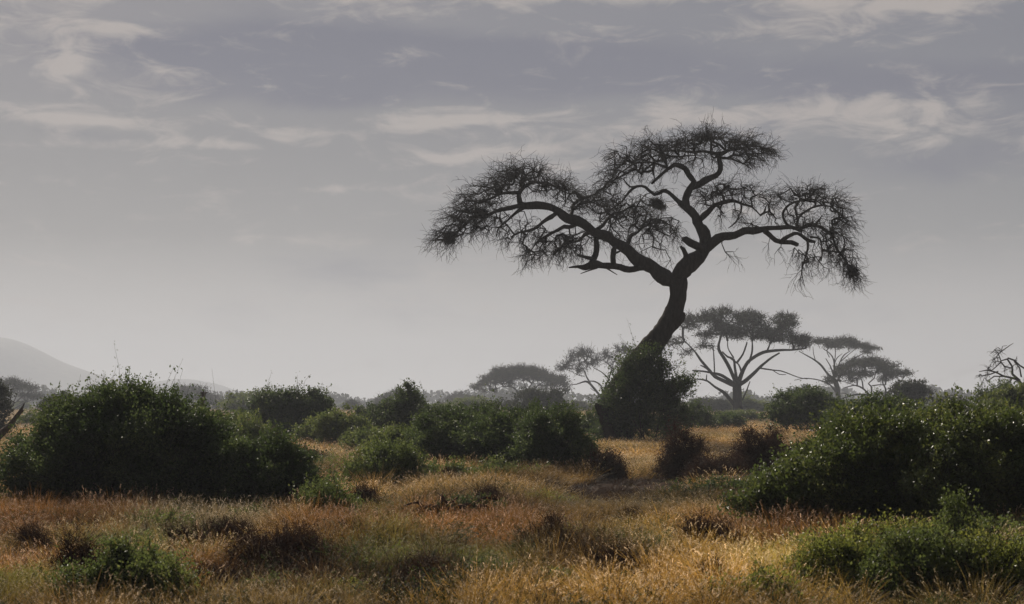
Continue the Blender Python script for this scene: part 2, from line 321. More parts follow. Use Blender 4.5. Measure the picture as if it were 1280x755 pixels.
    rc = mk('limb', [(.1, .6, [(778, 402, 13), (795, 385, 14), (820, 362, 13), (850, 342, 11.5), (890, 333, 10), (930, 330, 9.5), (962, 321, 8), (1000, 317, 6.5), (1035, 319, 5.5), (1065, 330, 4.5)]),
                     (.5, 2, [(962, 328, 7), (985, 346, 7), (1010, 357, 6.5), (1035, 361, 6), (1052, 366, 6)]), (1.2, -1, [(1008, 356, 6), (1022, 345, 5), (1045, 333, 5), (1065, 342, 5), (1080, 354, 5), (1100, 358, 3.5)]),
                     (.6, -2, [(1030, 318, 4.5), (1015, 300, 4), (1012, 280, 3.6), (1022, 262, 3.2), (1045, 248, 3), (1075, 244, 2.2), (1100, 250, 1.6)]), (.6, 2.4, [(1050, 320, 4.5), (1052, 298, 4), (1066, 278, 3.4), (1095, 265, 3), (1125, 258, 2.4), (1160, 270, 1.8), (1185, 300, 1.4)]),
                     (.6, 1.2, [(1055, 322, 5), (1095, 312, 4), (1130, 325, 3.6), (1152, 355, 3.4), (1172, 390, 3.4), (1190, 420, 3.2), (1204, 448, 3)]), (.6, -1, [(1080, 354, 3.4), (1080, 385, 2.8), (1070, 415, 2.1), (1064, 445, 1.5), (1072, 480, 1)]),
                     (.6, 2.2, [(1088, 345, 3), (1115, 350, 2.6), (1120, 380, 2), (1118, 410, 1.4)]), (.4, .2, [(922, 330, 2.5), (932, 318, 2), (945, 316, 1.6)])], Z1)
    st = mk('broken_stub', [(0, -.5, [(795, 380, 12), (775, 368, 10), (755, 360, 9.5), (742, 352, 8.5), (736, 350, 6)])], Z1, 9, .1)
    st2 = mk('broken_stub', [(0, -.8, [(738, 438, 8), (744, 415, 6.5), (744, 395, 6), (738, 380, 5.5), (730, 371, 3)])], Z1, 9, .1)
    # crown
    B = [(88, 338, 45, 30, -2.4, 1.6, 1.1, -.8, -.3), (130, 290, 60, 42, -2.4, 2.4, 1, -.8, .1), (190, 240, 75, 48, -2, 3, 1, -.7, .3), (255, 190, 60, 40, -1.5, 3, 1, -.5, .5), (305, 165, 60, 30, -1, 3, 1.1, 0, .7),
         (370, 200, 60, 32, -.5, 3, 1.1, .4, .5), (430, 235, 60, 32, 0, 3, .8, .4, .5), (200, 300, 75, 30, -2.4, 2.4, .9, -.5, -.3), (295, 315, 80, 38, -3, 2, .6, -.5, -.5), (330, 375, 60, 42, -3.2, 2, .75, -.3, -.9),
         (390, 355, 60, 42, -2.6, 2, .8, -.2, -.7), (440, 340, 55, 36, -1.8, 2.4, .8, -.2, -.5), (500, 250, 60, 40, 1, 3, .6, .1, .5), (560, 290, 75, 38, 2, 2.6, 1., .3, .4), (640, 300, 65, 36, 2.6, 2.4, 1., .4, .1),
         (685, 325, 45, 40, 2.6, 2, .5, .4, -.5), (560, 245, 65, 35, 2.4, 2.4, .6, -.1, .4), (640, 360, 60, 26, 2, 2, .4, .2, -.8), (540, 340, 60, 25, 1, 2, .5, 0, -.5),
         (548, 170, 36, 34, 0, 2, 1, -.7, 0), (585, 125, 50, 36, .5, 2.6, 1.1, -.6, .4), (660, 98, 60, 30, .8, 2.8, 1.1, -.2, .6), (745, 84, 60, 30, .6, 3, 1.2, 0, .6), (815, 66, 55, 22, .8, 3, 1.4, .1, .7),
         (885, 84, 60, 24, 1.6, 3, 1.3, .6, .3), (945, 102, 48, 22, 2.2, 2.2, 1.2, .9, -.3), (900, 125, 45, 20, 1, 2, .8, .8, -.6), (640, 150, 60, 32, .6, 2.4, .45, -.4, -.3), (760, 118, 80, 20, .4, 2.6, .8, 0, -.2), (780, 150, 60, 20, .6, 2, .15, 0, -.8),
         (522, 200, 22, 22, 1, 1.4, .6, -.6, -.5), (640, 225, 60, 30, 2.4, 1.6, .35, -.2, -.2), (710, 290, 45, 40, 1, 2, .25, -.3, -.5), (820, 218, 50, 24, -2, 2, .9, 0, .6), (880, 215, 60, 26, -2, 2, .8, .4, .4),
         (942, 235, 45, 28, -2, 1.8, .7, .8, .2), (860, 275, 60, 35, -1.8, 1.6, .35, .1, -.7), (975, 280, 30, 40, -1.6, 1.5, .4, .4, -.4), (800, 240, 35, 20, -1.5, 1.6, .6, -.5, .3), (930, 310, 40, 15, -.5, 1.4, .3, 0, .5),
         (1035, 228, 38, 24, -1.6, 2, .9, -.1, .8), (1090, 225, 50, 26, 0, 2.6, 1.1, .4, .6), (1150, 250, 42, 26, 1.4, 2, 1.2, .7, .1), (1178, 300, 30, 34, 1.6, 2, 1, .6, -.6), (1055, 290, 50, 34, 0, 2.4, .7, .2, .3),
         (1110, 310, 50, 30, .8, 2.4, .8, .4, -.2), (1148, 350, 42, 36, 1, 2, 1.1, .5, -.7), (1185, 395, 28, 36, 1.1, 1.6, 1.5, .4, -.8), (1203, 435, 17, 24, 1.2, .8, 3, .2, -1), (1070, 385, 45, 30, -.4, 2, .45, 0, -1),
         (1068, 435, 16, 40, -.6, 1, .5, 0, -1), (1120, 395, 38, 38, 1.6, 1.6, .5, 0, -1), (830, 385, 50, 12, .3, .8, .35, .1, -.8), (985, 365, 50, 14, 1.2, .8, .3, -.1, -.8), (700, 400, 25, 25, 1.5, 1, .2, 0, -.9)]
    B = [(b[0], b[1] + 5, b[2] * 1.02, b[3] * 1.02, *b[4:]) for b in B]; att, dr = blobs_att(B, *Z1, D0, 9.5, rng); dr[:, 2] *= np.where(dr[:, 2] > 0, .4, 1)
    allp = la + up + rc
    thin = [p[::2] for p in allp]
    p0, p1, r0, r1, nodes = grow(thin, att, rng, .28, .0165, .3, 2.3, .085)
    mb = MB(); prisms(mb, p0, p1, r0, r1, 0, 5)
    print('main attractors', len(att), 'segs', len(p0))
    wisps(mb, att, dr, rng, 3, .9, .0112, 5, .45, -.17, 2)
    k = rng.choice(len(nodes), len(nodes) // 5, replace=False); nn = nodes[k]
    j = np.array([int(np.argmin(((att - q) ** 2).sum(1))) for q in nn]); wisps(mb, nn, dr[j] * .6, rng, 1, .6, .0105, 3, 1.0, -.2, 2)
    # two dense tangles in the crown
    for (a, b, rx, ry, n) in ((93, 345, 18, 17, 260), (185, 280, 18, 12, 160), (1204, 440, 11, 15, 160)):
        c = P(520 + a / 2.207, 140 + b / 2.207, D0 - 2.4 if a < 500 else D0 + 1.2); m_ = D0 / F / 2.207
        q = c + rdir(rng, n) * rng.rand(n, 1) * np.array([rx * m_, .35, ry * m_]); wisps(mb, q, np.tile([-.3, 0, -.3], (n, 1)), rng, 2, .3, .013, 2, 1.2, 0, 1)
    mb.build('crown', [M_twig], root)
    return root
main_tree()

def nest():
    rng = np.random.RandomState(5); c = P(822, 255, D0 + .6); mb = MB(); n = 420
    u = rdir(rng, n); q = c + u * np.array([.42, .3, .22]) * (rng.rand(n, 1) ** .45) * (1 + .45 * np.sin(u[:, :1] * 5 + 1) * np.sin(u[:, 2:] * 4)) + np.array([0, 0, -.14]) * u[:, :1]
    t = nrm(np.cross(u, rdir(rng, n))); prisms(mb, q - t * .17, q + t * .17 + rng.normal(size=(n, 3)) * .07, .011, .006)
    q = c + rdir(rng, 110) * [.36, .25, .2]; prisms(mb, q, q + rng.normal(size=(110, 3)) * .26 + [0, 0, -.08], .009, .005)
    prisms(mb, [c + [-.9, 0, .5], c + [.2, .1, .1]], [c + [.1, 0, .05], c + [1.0, .3, .2]], [.02, .02], [.016, .012])
    tag(mb.build('bird_nest', [M_nest], origin=c), 'ragged dark bird nest hanging amid the bare inner twigs of the tall leaning acacia', 'nest')
nest()

# ------------------------------------------------------------------ other trees
def tree(label, fr, d, limbs, blobs, dens, seed, leaf, nleaf, bend='up', bare=False, group=None, name='acacia_tree', wl=.5, wr=.02, nw=4, rt=.02, cat='tree', lmat=None, bark=None, k=1.0):
    d = d * k; dens = dens / k ** 2; leaf, wl, wr, rt = leaf * k, wl * k, wr * k, rt * k
    limbs = [(a * k, b_ * k, c) for a, b_, c in limbs]; blobs = [(*q[:4], *[v * k for v in q[4:6]], *q[6:]) for q in blobs]
    rng = np.random.RandomState(seed); ox, oy, s = fr; ps = [spline(p, .5) for p in polys(limbs, ox, oy, s, d)]
    for p in ps[1:]: p[:, 3] *= .8
    b = ps[0][0, :3].copy(); b[2] = float(gz(b[0], b[1]))
    if ps[0][0, 2] > b[2] - .1: ps[0] = np.vstack([[b[0], b[1], b[2] - .2, ps[0][0, 3] * 1.25], ps[0]])
    root = thing(name, b, label, cat, group)
    mb = MB()
    for p in ps: tube(mb, p, 8, .06, 0, rng)
    mb.build('trunk', [bark or M_bark], root)
    if not blobs: return root
    att, dr = blobs_att(blobs, ox, oy, s, d, dens, rng)
    p0, p1, r0, r1, nodes = grow([p[len(p) // 4:] if i == 0 else p for i, p in enumerate(ps)], att, rng, .7 * k, rt, .16, 2.2, .14 * k)
    mb = MB(); prisms(mb, p0, p1, r0, r1, 0, 4); tip = wisps(mb, att, dr, rng, nw, wl, wr, 2, .8, -.03 if not bare else -.3, 1)
    if not bare:
        c = np.repeat(att, nleaf, 0) + rng.normal(size=(len(att) * nleaf, 3)) * np.array([.42, .42, .16]) * wl * 1.3
        leafq(mb, c, rdir(rng, len(c)) * [1, 1, .5], rng, leaf * (.6 + .8 * rng.rand(len(c))), leaf * .5, 1)
    mb.build('crown', [M_twig, lmat or M_leaf_f], root)
    return root

FT1 = (830, 375, 4.717)
tree('broad umbrella acacia with thick upright trunk, right behind the big leaning tree', FT1, 225,
     [(0, 0, [(437, 715, 34), (434, 650, 29), (432, 590, 27), (430, 530, 26), (428, 480, 24)]),
      (0, -3, [(418, 625, 14), (380, 575, 13), (345, 540, 12), (300, 512, 9), (255, 477, 7), (215, 468, 5), (180, 465, 4), (155, 440, 2.5)]), (-1.5, -2, [(250, 470, 5), (252, 440, 3)]),
      (0, 3, [(425, 510, 16), (370, 485, 15), (300, 450, 13), (255, 400, 11), (215, 352, 10), (188, 312, 7), (155, 275, 5), (120, 240, 4)]),
      (-.5, -3, [(420, 500, 14), (380, 470, 13), (330, 440, 11), (280, 430, 8), (230, 420, 7), (168, 416, 5)]), (-1, -2, [(285, 430, 7), (245, 400, 6), (216, 385, 4)]),
      (0, -2, [(425, 490, 15), (395, 420, 14), (362, 355, 13), (322, 290, 12), (330, 235, 8), (350, 180, 5)]), (0, 3, [(430, 480, 14), (418, 400, 10), (410, 350, 9), (375, 335, 7), (345, 305, 5)]),
      (0, -2, [(440, 490, 16), (460, 430, 15), (492, 370, 14), (545, 328, 12), (600, 305, 11), (680, 296, 10), (760, 294, 7), (840, 285, 4)]), (.5, 3.5, [(445, 500, 16), (500, 460, 14), (560, 402, 12), (620, 350, 8), (680, 312, 6)]),
      (1.8, 1, [(568, 402, 6), (640, 413, 5), (690, 418, 4), (740, 436, 4), (790, 455, 3), (845, 467, 2)]), (1.2, .5, [(640, 413, 3), (680, 438, 3), (720, 440, 2)]), (0, -1, [(428, 372, 8), (465, 320, 7), (490, 250, 5)]),
      (0, 1.4, [(410, 340, 6), (378, 285, 4), (375, 240, 3)]), (-.6, -2, [(500, 372, 8), (520, 300, 7), (520, 240, 5)]), (-1, -2, [(608, 302, 7), (625, 258, 5)]), (0, 1, [(462, 590, 6), (490, 525, 5), (507, 480, 3)]),
      (-.5, .5, [(298, 440, 5), (296, 370, 5), (292, 300, 4)]), (1, 3, [(455, 420, 8), (440, 380, 6), (400, 350, 5), (360, 320, 3)])],
     [(160, 125, 90, 48, 2, 4.5, .8, 0, .5), (60, 238, 85, 26, 3, 3, .6, -.4, .3), (245, 215, 60, 36, 1, 3, .8, 0, .5), (340, 72, 75, 28, 0, 3, .9, 0, .8), (260, 105, 70, 36, 1, 4, 1, 0, .6), (350, 165, 95, 58, 0, 4, 1.1, 0, .5),
      (490, 112, 100, 48, 0, 5, 1.3, 0, .6), (560, 180, 80, 55, -1, 4, 1.2, 0, .4), (710, 125, 88, 42, -1, 5, 1.2, .2, .6), (680, 205, 110, 48, 0, 5, 1.2, 0, .3), (800, 245, 70, 42, -1, 4, 1.3, .4, .2), (430, 190, 85, 45, 1, 4, 1.1, 0, .3),
      (140, 310, 50, 20, 2, 2, .5, -.3, .2), (250, 270, 60, 20, 1, 3, .5, 0, .3), (20, 270, 60, 14, 3, 2, .5, -.6, .1)], 5.6, 21, .21, 15, wl=.75, wr=.025, k=1.28)
tree('wide flat dome acacia standing left of the leaning tree, above a round dark bush', (580, 430, 7.547), 330,
     [(0, 0, [(600, 660, 26), (590, 590, 24), (575, 530, 22)]), (0, -3, [(575, 535, 17), (520, 472, 14), (490, 430, 10), (440, 402, 7), (370, 400, 5), (300, 420, 3)]), (0, 2, [(585, 530, 14), (600, 500, 13), (596, 440, 10), (578, 400, 7), (560, 350, 5)]),
      (0, -2, [(598, 510, 12), (640, 450, 10), (700, 390, 8), (760, 350, 5)]), (0, 3, [(596, 520, 10), (640, 480, 8), (720, 430, 7), (800, 420, 5), (900, 400, 4)]), (0, 4, [(590, 450, 6), (620, 400, 5), (650, 360, 4)]), (-1, -2, [(520, 478, 5), (470, 470, 4), (430, 480, 3)])],
     [(130, 398, 60, 32, 0, 5, 1, -.3, .2), (235, 345, 100, 58, 0, 7, 1.2, 0, .3), (340, 280, 95, 55, 0, 8, 1.3, 0, .5), (450, 270, 120, 62, 0, 9, 1.3, 0, .6), (580, 255, 110, 58, 0, 9, 1.3, 0, .6), (690, 285, 110, 55, 0, 9, 1.3, 0, .5), (800, 325, 100, 42, 0, 8, 1.3, .1, .4),
      (900, 350, 85, 50, 0, 6, 1.2, .3, .2), (968, 412, 32, 38, 0, 3, 1.1, .3, -.2), (240, 430, 95, 18, 0, 5, .8, -.2, 0), (400, 360, 90, 30, 0, 6, .9, 0, 0), (800, 395, 90, 18, 0, 5, .7, .1, .1), (600, 330, 110, 18, 0, 6, .6, 0, 0)], 2.9, 22, .34, 11, wl=.9, wr=.03, k=1.42)
tree('thin see-through acacia with two pale airy crowns just left of the creeper covered trunk', (685, 420, 7.548), 300,
     [(0, 0, [(540, 690, 26), (525, 620, 24), (512, 570, 22)]), (0, -2, [(510, 590, 15), (440, 500, 15), (372, 432, 13), (312, 440, 9), (270, 455, 6), (228, 457, 4)]), (-1, -3, [(400, 445, 9), (362, 382, 9), (345, 330, 7), (300, 290, 4)]),
      (0, 2, [(518, 560, 13), (500, 470, 10), (440, 430, 8), (380, 425, 6)]), (0, -1, [(520, 570, 14), (545, 470, 12), (575, 400, 10), (595, 330, 7), (620, 250, 4)]), (-.5, 1, [(570, 400, 8), (505, 340, 6), (432, 300, 4), (410, 260, 3)]),
      (-1, -2, [(345, 380, 5), (290, 370, 4), (230, 340, 3), (160, 310, 2)]), (0, 2, [(590, 340, 6), (650, 290, 4), (720, 230, 3)]), (0, 1, [(470, 530, 5), (430, 515, 4), (400, 490, 3)]), (-.5, 0, [(560, 470, 6), (650, 350, 5), (740, 260, 3), (780, 180, 2)])],
     [(130, 298, 75, 26, -1, 5, .8, -.3, .3), (250, 235, 95, 55, -1, 6, .55, 0, .5), (330, 170, 130, 28, 0, 7, 1., 0, .6), (280, 320, 95, 34, -1, 5, .5, 0, .2), (560, 185, 58, 42, 0, 5, .55, 0, .5), (690, 140, 90, 28, 0, 5, .8, 0, .6), (620, 240, 85, 50, 0, 5, .4, 0, .4),
      (450, 225, 60, 50, 0, 5, .5, 0, .4), (750, 200, 60, 40, 0, 4, .4, 0, .3), (390, 260, 60, 40, 0, 4, .5, 0, .3)], 2.6, 23, .28, 3, wl=1.1, wr=.036, nw=6, rt=.028, k=1.42)
F4 = (990, 410, 6.861)
tree('slender flat topped acacia with bare V shaped limbs behind a lower domed acacia', F4, 300,
     [(0, 0, [(398, 700, 22), (398, 620, 19), (394, 560, 20), (385, 500, 22), (372, 450, 20)]), (0, -2, [(375, 545, 12), (330, 490, 9), (260, 455, 7), (180, 437, 6), (100, 432, 5), (20, 448, 3)]), (0, -4, [(365, 440, 14), (305, 392, 12), (250, 320, 11), (190, 272, 9), (120, 232, 6), (60, 200, 4)]),
      (0, 2, [(355, 400, 9), (330, 330, 7), (290, 262, 4)]), (0, -2, [(362, 420, 12), (362, 300, 9), (335, 230, 6), (265, 175, 4)]), (0, 4, [(370, 420, 11), (400, 320, 8), (440, 240, 6), (500, 195, 4)]), (0, -3, [(355, 330, 6), (385, 260, 5), (430, 220, 3)]), (0, 3, [(362, 300, 6), (372, 230, 5), (370, 170, 4)]),
      (1, 5, [(420, 285, 6), (500, 215, 4), (560, 168, 3)]), (0, 2, [(400, 420, 10), (480, 300, 7), (570, 240, 5), (640, 210, 3)]), (-2, -4, [(200, 275, 5), (185, 220, 4), (180, 160, 3)]), (0, -4, [(320, 250, 5), (300, 200, 4), (320, 150, 3)])],
     [(300, 115, 110, 22, 0, 7, 1.4, 0, .5), (480, 108, 110, 22, 0, 8, 1.4, 0, .5), (560, 150, 100, 26, 0, 7, 1.4, 0, .3), (680, 165, 78, 18, 0, 5, 1.3, .3, .2), (220, 122, 60, 18, 0, 5, 1.2, -.3, .3), (650, 205, 70, 12, 0, 4, 1, .2, .1), (400, 148, 120, 20, 0, 7, 1.2, 0, .2), (300, 155, 50, 12, 0, 4, .6, 0, 0)], 3.0, 24, .3, 11, wl=.8, wr=.03, k=1.42)
tree('low domed acacia with crooked limbs overlapping the slender flat topped one, right of it', F4, 255,
     [(0, 0, [(772, 700, 20), (770, 660, 19), (762, 635, 17)]), (0, -3, [(765, 668, 14), (705, 612, 13), (660, 575, 12), (600, 570, 8), (520, 576, 7), (425, 606, 5)]), (-1, -3, [(655, 565, 10), (610, 520, 9), (540, 492, 7), (450, 512, 4)]), (-1.5, 0, [(610, 522, 8), (600, 450, 7), (570, 400, 4)]),
      (0, 2, [(682, 590, 10), (680, 500, 9), (655, 478, 7), (705, 430, 6), (715, 390, 4)]), (-.6, -.8, [(665, 615, 8), (600, 616, 7), (545, 620, 6)]), (0, 0, [(768, 640, 14), (800, 580, 12), (802, 520, 9), (775, 465, 6), (780, 420, 4)]), (0, 3, [(800, 560, 9), (870, 520, 7), (930, 462, 5), (960, 420, 3)]),
      (0, -1, [(760, 600, 7), (742, 555, 6), (760, 530, 4)]), (0, -2, [(690, 495, 7), (740, 488, 6), (800, 488, 5)]), (-2, -4, [(560, 500, 5), (480, 470, 4), (400, 450, 3)]), (-2, -4, [(500, 580, 5), (450, 560, 4), (415, 560, 2)])],
     [(335, 440, 75, 32, -2, 4, 1.2, -.3, .2), (450, 370, 100, 55, -1, 6, 1.4, -.1, .4), (560, 305, 95, 45, 0, 7, 1.4, 0, .5), (680, 295, 110, 42, 0, 7, 1.4, 0, .6), (780, 330, 95, 55, 0, 7, 1.3, 0, .4), (855, 380, 95, 48, 0, 6, 1.2, .2, .3), (960, 388, 80, 30, 1, 4, 1.2, .5, .1),
      (600, 395, 110, 35, 0, 6, 1, 0, .1), (800, 435, 70, 25, 0, 4, .8, .1, 0), (520, 440, 60, 25, -1, 4, .7, 0, 0), (910, 320, 30, 18, 0, 2, .7, .2, .6)], 3.4, 25, .26, 11, wl=.75, wr=.026, k=1.42)
F6 = (0, 460, 7.55)
tree('hazy layered acacia at the left border below the slope of the hill', F6, 300,
     [(0, 0, [(70, 560, 18), (75, 470, 16), (78, 400, 14)]), (0, 2, [(80, 420, 10), (60, 340, 8), (30, 250, 5)]), (0, -2, [(80, 400, 9), (120, 340, 8), (160, 250, 5)]), (0, 3, [(85, 410, 8), (160, 370, 7), (240, 325, 5), (310, 300, 3)]), (0, -3, [(110, 355, 6), (190, 290, 5), (260, 240, 3)]), (0, 3, [(70, 370, 6), (100, 290, 4), (100, 200, 3)])],
     [(90, 135, 110, 32, 0, 7, 1.3, 0, .5), (215, 170, 80, 38, 0, 6, 1.3, 0, .4), (300, 190, 45, 22, 0, 4, 1.2, .3, .2), (325, 262, 75, 36, 0, 5, 1.3, .3, .1), (230, 250, 60, 28, 0, 5, .9, 0, .1), (20, 180, 60, 40, 0, 5, 1, 0, .3), (-90, 160, 90, 45, 0, 6, 1.1, -.2, .3), (240, 310, 80, 12, 0, 4, .5, 0, 0), (130, 200, 60, 20, 0, 4, .6, 0, 0)], 2.8, 26, .3, 11, wl=.8, wr=.03, k=1.42)
F7 = (200, 460, 4.923)
tree('pale hazy acacia with ragged twin crown showing over the big dark left bush', F7, 370,
     [(0, 0, [(140, 290, 12), (140, 240, 11), (150, 210, 9)]), (0, 2, [(145, 235, 7), (120, 200, 5), (110, 170, 4)]), (0, -2, [(150, 220, 6), (200, 180, 5), (240, 150, 3)])],
     [(110, 150, 40, 28, 0, 5, 1.2, 0, .5), (180, 135, 55, 30, 0, 6, 1.3, 0, .5), (250, 145, 45, 32, 0, 5, 1.2, 0, .4), (300, 190, 60, 40, 0, 6, 1.2, 0, .3), (350, 215, 55, 30, 0, 5, 1.2, 0, .2), (200, 180, 60, 20, 0, 5, .9, 0, .2)], 2.4, 27, .38, 11, wl=1., wr=.03, k=1.42)
F8 = (440, 470, 6.4)
tree('small faint dome acacia low on the horizon, left of the wide flat dome one', F8, 430,
     [(0, 0, [(900, 290, 14), (890, 250, 12), (880, 215, 9)]), (0, 2, [(890, 245, 7), (850, 215, 5), (810, 200, 4)]), (0, -2, [(890, 240, 7), (960, 210, 5), (1030, 205, 3)])],
     [(800, 185, 50, 30, 0, 6, 1.3, 0, .4), (870, 165, 80, 28, 0, 8, 1.4, 0, .5), (950, 180, 70, 28, 0, 7, 1.3, 0, .3), (1040, 208, 50, 22, 0, 6, 1.2, .2, .1), (770, 210, 35, 20, 0, 5, 1.1, -.2, 0), (880, 200, 90, 18, 0, 6, 1, 0, 0)], 2.0, 28, .42, 12, wl=1., wr=.03, k=1.42)
tree('faint peaked acacia leaning to the left just behind the cone shaped bush', F8, 400,
     [(0, 0, [(250, 290, 14), (255, 240, 12), (275, 205, 9)]), (0, 2, [(260, 230, 7), (320, 180, 6), (365, 150, 4)]), (0, -1, [(270, 210, 6), (230, 200, 4)])],
     [(362, 130, 40, 20, 0, 5, 1.3, .1, .6), (320, 158, 60, 24, 0, 6, 1.3, 0, .5), (260, 175, 60, 24, 0, 6, 1.3, -.1, .3), (205, 200, 32, 22, 0, 4, 1.2, -.3, 0), (400, 150, 30, 18, 0, 4, 1, .3, 0)], 2.2, 29, .4, 12, wl=.9, wr=.03, k=1.42)
tree('leafless gnarled tree with hanging twig ends, cut off at the right border of the view', (1200, 420, 6.2875), 150,
     [(0, 0, [(560, 620, 30), (540, 520, 28), (500, 430, 24), (487, 385, 20)]), (0, -1.5, [(487, 385, 18), (450, 342, 14), (400, 328, 10), (340, 315, 9), (285, 285, 8), (215, 268, 7), (150, 280, 3)]),
      (0, 1.5, [(470, 355, 14), (412, 300, 12), (410, 240, 10), (372, 180, 9), (322, 195, 7), (302, 140, 6), (345, 108, 5), (390, 75, 4), (420, 56, 2)]), (1.2, 0, [(375, 172, 7), (425, 190, 9), (470, 232, 8), (540, 275, 9), (640, 260, 7), (720, 300, 4)]),
      (0, 1, [(482, 320, 8), (468, 250, 7), (425, 200, 5)]), (-1, -2, [(335, 318, 6), (270, 316, 6), (216, 355, 4)]), (-1, 0, [(300, 278, 6), (240, 300, 6), (172, 315, 4)]), (0, -1, [(320, 200, 5), (350, 240, 8), (400, 250, 5)]), (0, 2, [(320, 205, 5), (250, 270, 5), (205, 268, 3)]),
      (1, 2, [(305, 140, 4), (275, 110, 4), (240, 140, 3)]), (.5, 1, [(330, 115, 3), (300, 90, 3), (265, 110, 2)]), (.5, 1, [(325, 110, 3), (335, 80, 3), (370, 75, 2)]), (0, -1, [(405, 345, 5), (390, 358, 4)]), (0, 2, [(495, 380, 14), (560, 330, 12), (640, 320, 9), (740, 340, 5)]), (0, 1, [(430, 195, 4), (445, 175, 3), (448, 160, 2)])],
     [(190, 300, 40, 40, -1, 1.4, .8, -.3, -.8), (170, 340, 14, 40, -1, .8, .6, 0, -1), (260, 170, 32, 55, .5, 1.2, 1., -.4, -.8), (320, 130, 40, 30, 1, 1.2, .7, -.2, -.6), (360, 230, 40, 50, 0, 1.4, .5, 0, -1), (230, 260, 40, 25, 0, 1.2, .8, -.3, -.5), (450, 230, 50, 50, 1, 1.4, .3, 0, -.8), (600, 300, 90, 60, 1, 2, .5, .3, -.8), (290, 180, 40, 40, 0, 1.2, .6, -.3, -.8)],
     6, 30, .1, 0, bare=True, wl=.5, wr=.014, nw=4, rt=.016, name='bare_tree')

def dead_log(label, fr, d, limbs, name, seed, mt):
    rng = np.random.RandomState(seed); ps = [spline(p, .12) for p in polys(limbs, *fr, d)]
    b = ps[0][0, :3].copy(); mb = MB()
    for p in ps: tube(mb, p, 10, .1, 0, rng, .05)
    tag(mb.build(name, [mt], origin=b), label, 'dead wood')
dead_log('split dead trunk leaning up to the right at the left border, pointed tip', F6, 62, [(0, 0, [(-90, 740, 50), (-20, 650, 42), (40, 590, 32), (90, 545, 26), (130, 495, 22), (165, 450, 20), (195, 405, 15), (215, 365, 8), (233, 325, 2)]), (0, .1, [(175, 440, 12), (205, 410, 10), (228, 398, 4)])], 'leaning_snag', 3, M_dead)
dead_log('upright dead snag with forked tip poking up behind the green scrub', F7, 105, [(0, 0, [(215, 420, 14), (235, 330, 13), (250, 270, 13), (262, 210, 12), (268, 160, 12)]), (0, 0, [(265, 165, 7), (255, 150, 5), (250, 148, 3)]), (0, 0, [(268, 165, 6), (268, 145, 4), (266, 138, 2)]), (0, 0, [(272, 165, 7), (284, 150, 5), (292, 150, 3)])], 'dead_snag', 4, M_dead)
dead_log('short thick broken stump leaning from the left foot of the creeper covered trunk', (720, 430, 5.394), 93.6, [(0, 0, [(235, 640, 40), (205, 540, 34), (175, 470, 28), (150, 430, 22), (138, 412, 16), (136, 400, 9)]), (0, .2, [(185, 470, 20), (205, 440, 14), (215, 425, 7)])], 'tree_stump', 6, M_bark)

# ------------------------------------------------------------------ bushes
def auto_lobes(cx, w, top, d, rng, n=8, depth=None):
    """lobes in world metres for a dome bush given pixel width and top row"""
    x = (cx - CX) * d / F; W = w / 2 * d / F; base = float(gz(x, d)); Ht = H + (HY - top) * d / F - base; Dp = depth or W * .85
    lob = [(x, d, base + Ht * .42, W * .78, Dp * .8, Ht * .5)]
    for k in range(n):
        a = 2 * math.pi * (k + rng.rand() * .6) / n; e = rng.rand() ** .8
        rx = W * (.26 + .2 * rng.rand()); rz = min(Ht * .42, rx * (.7 + .3 * rng.rand())) + Ht * .06
        lob.append((x + math.cos(a) * (W - rx) * (1 - .45 * e), d + math.sin(a) * (Dp - rx) * (1 - .45 * e), base + max(rz * .6, (Ht - rz) * (.25 + .75 * e)), rx, rx, rz))
    lob.append((x + W * .15 * rng.normal(), d, base + Ht * .62, W * .42, Dp * .42, Ht * .38)); return np.array(lob), np.array([x, d, base])
def px_lobes(lst, d):
    out = []
    for q in lst:
        cx, cy, rx, ry = q[:4]; dy = q[4] if len(q) > 4 else 0; rd = q[5] if len(q) > 5 else None; dd = d + dy; c = P(cx, cy, dd); m = dd / F
        out.append((c[0], c[1], c[2], rx * m, rd or .8 * (rx * m + ry * m) / 2 + .1, ry * m))
    out = np.array(out); x = float(out[:, 0].mean()); y = float(out[:, 1].mean()); return out, np.array([x, y, float(gz(x, y))])

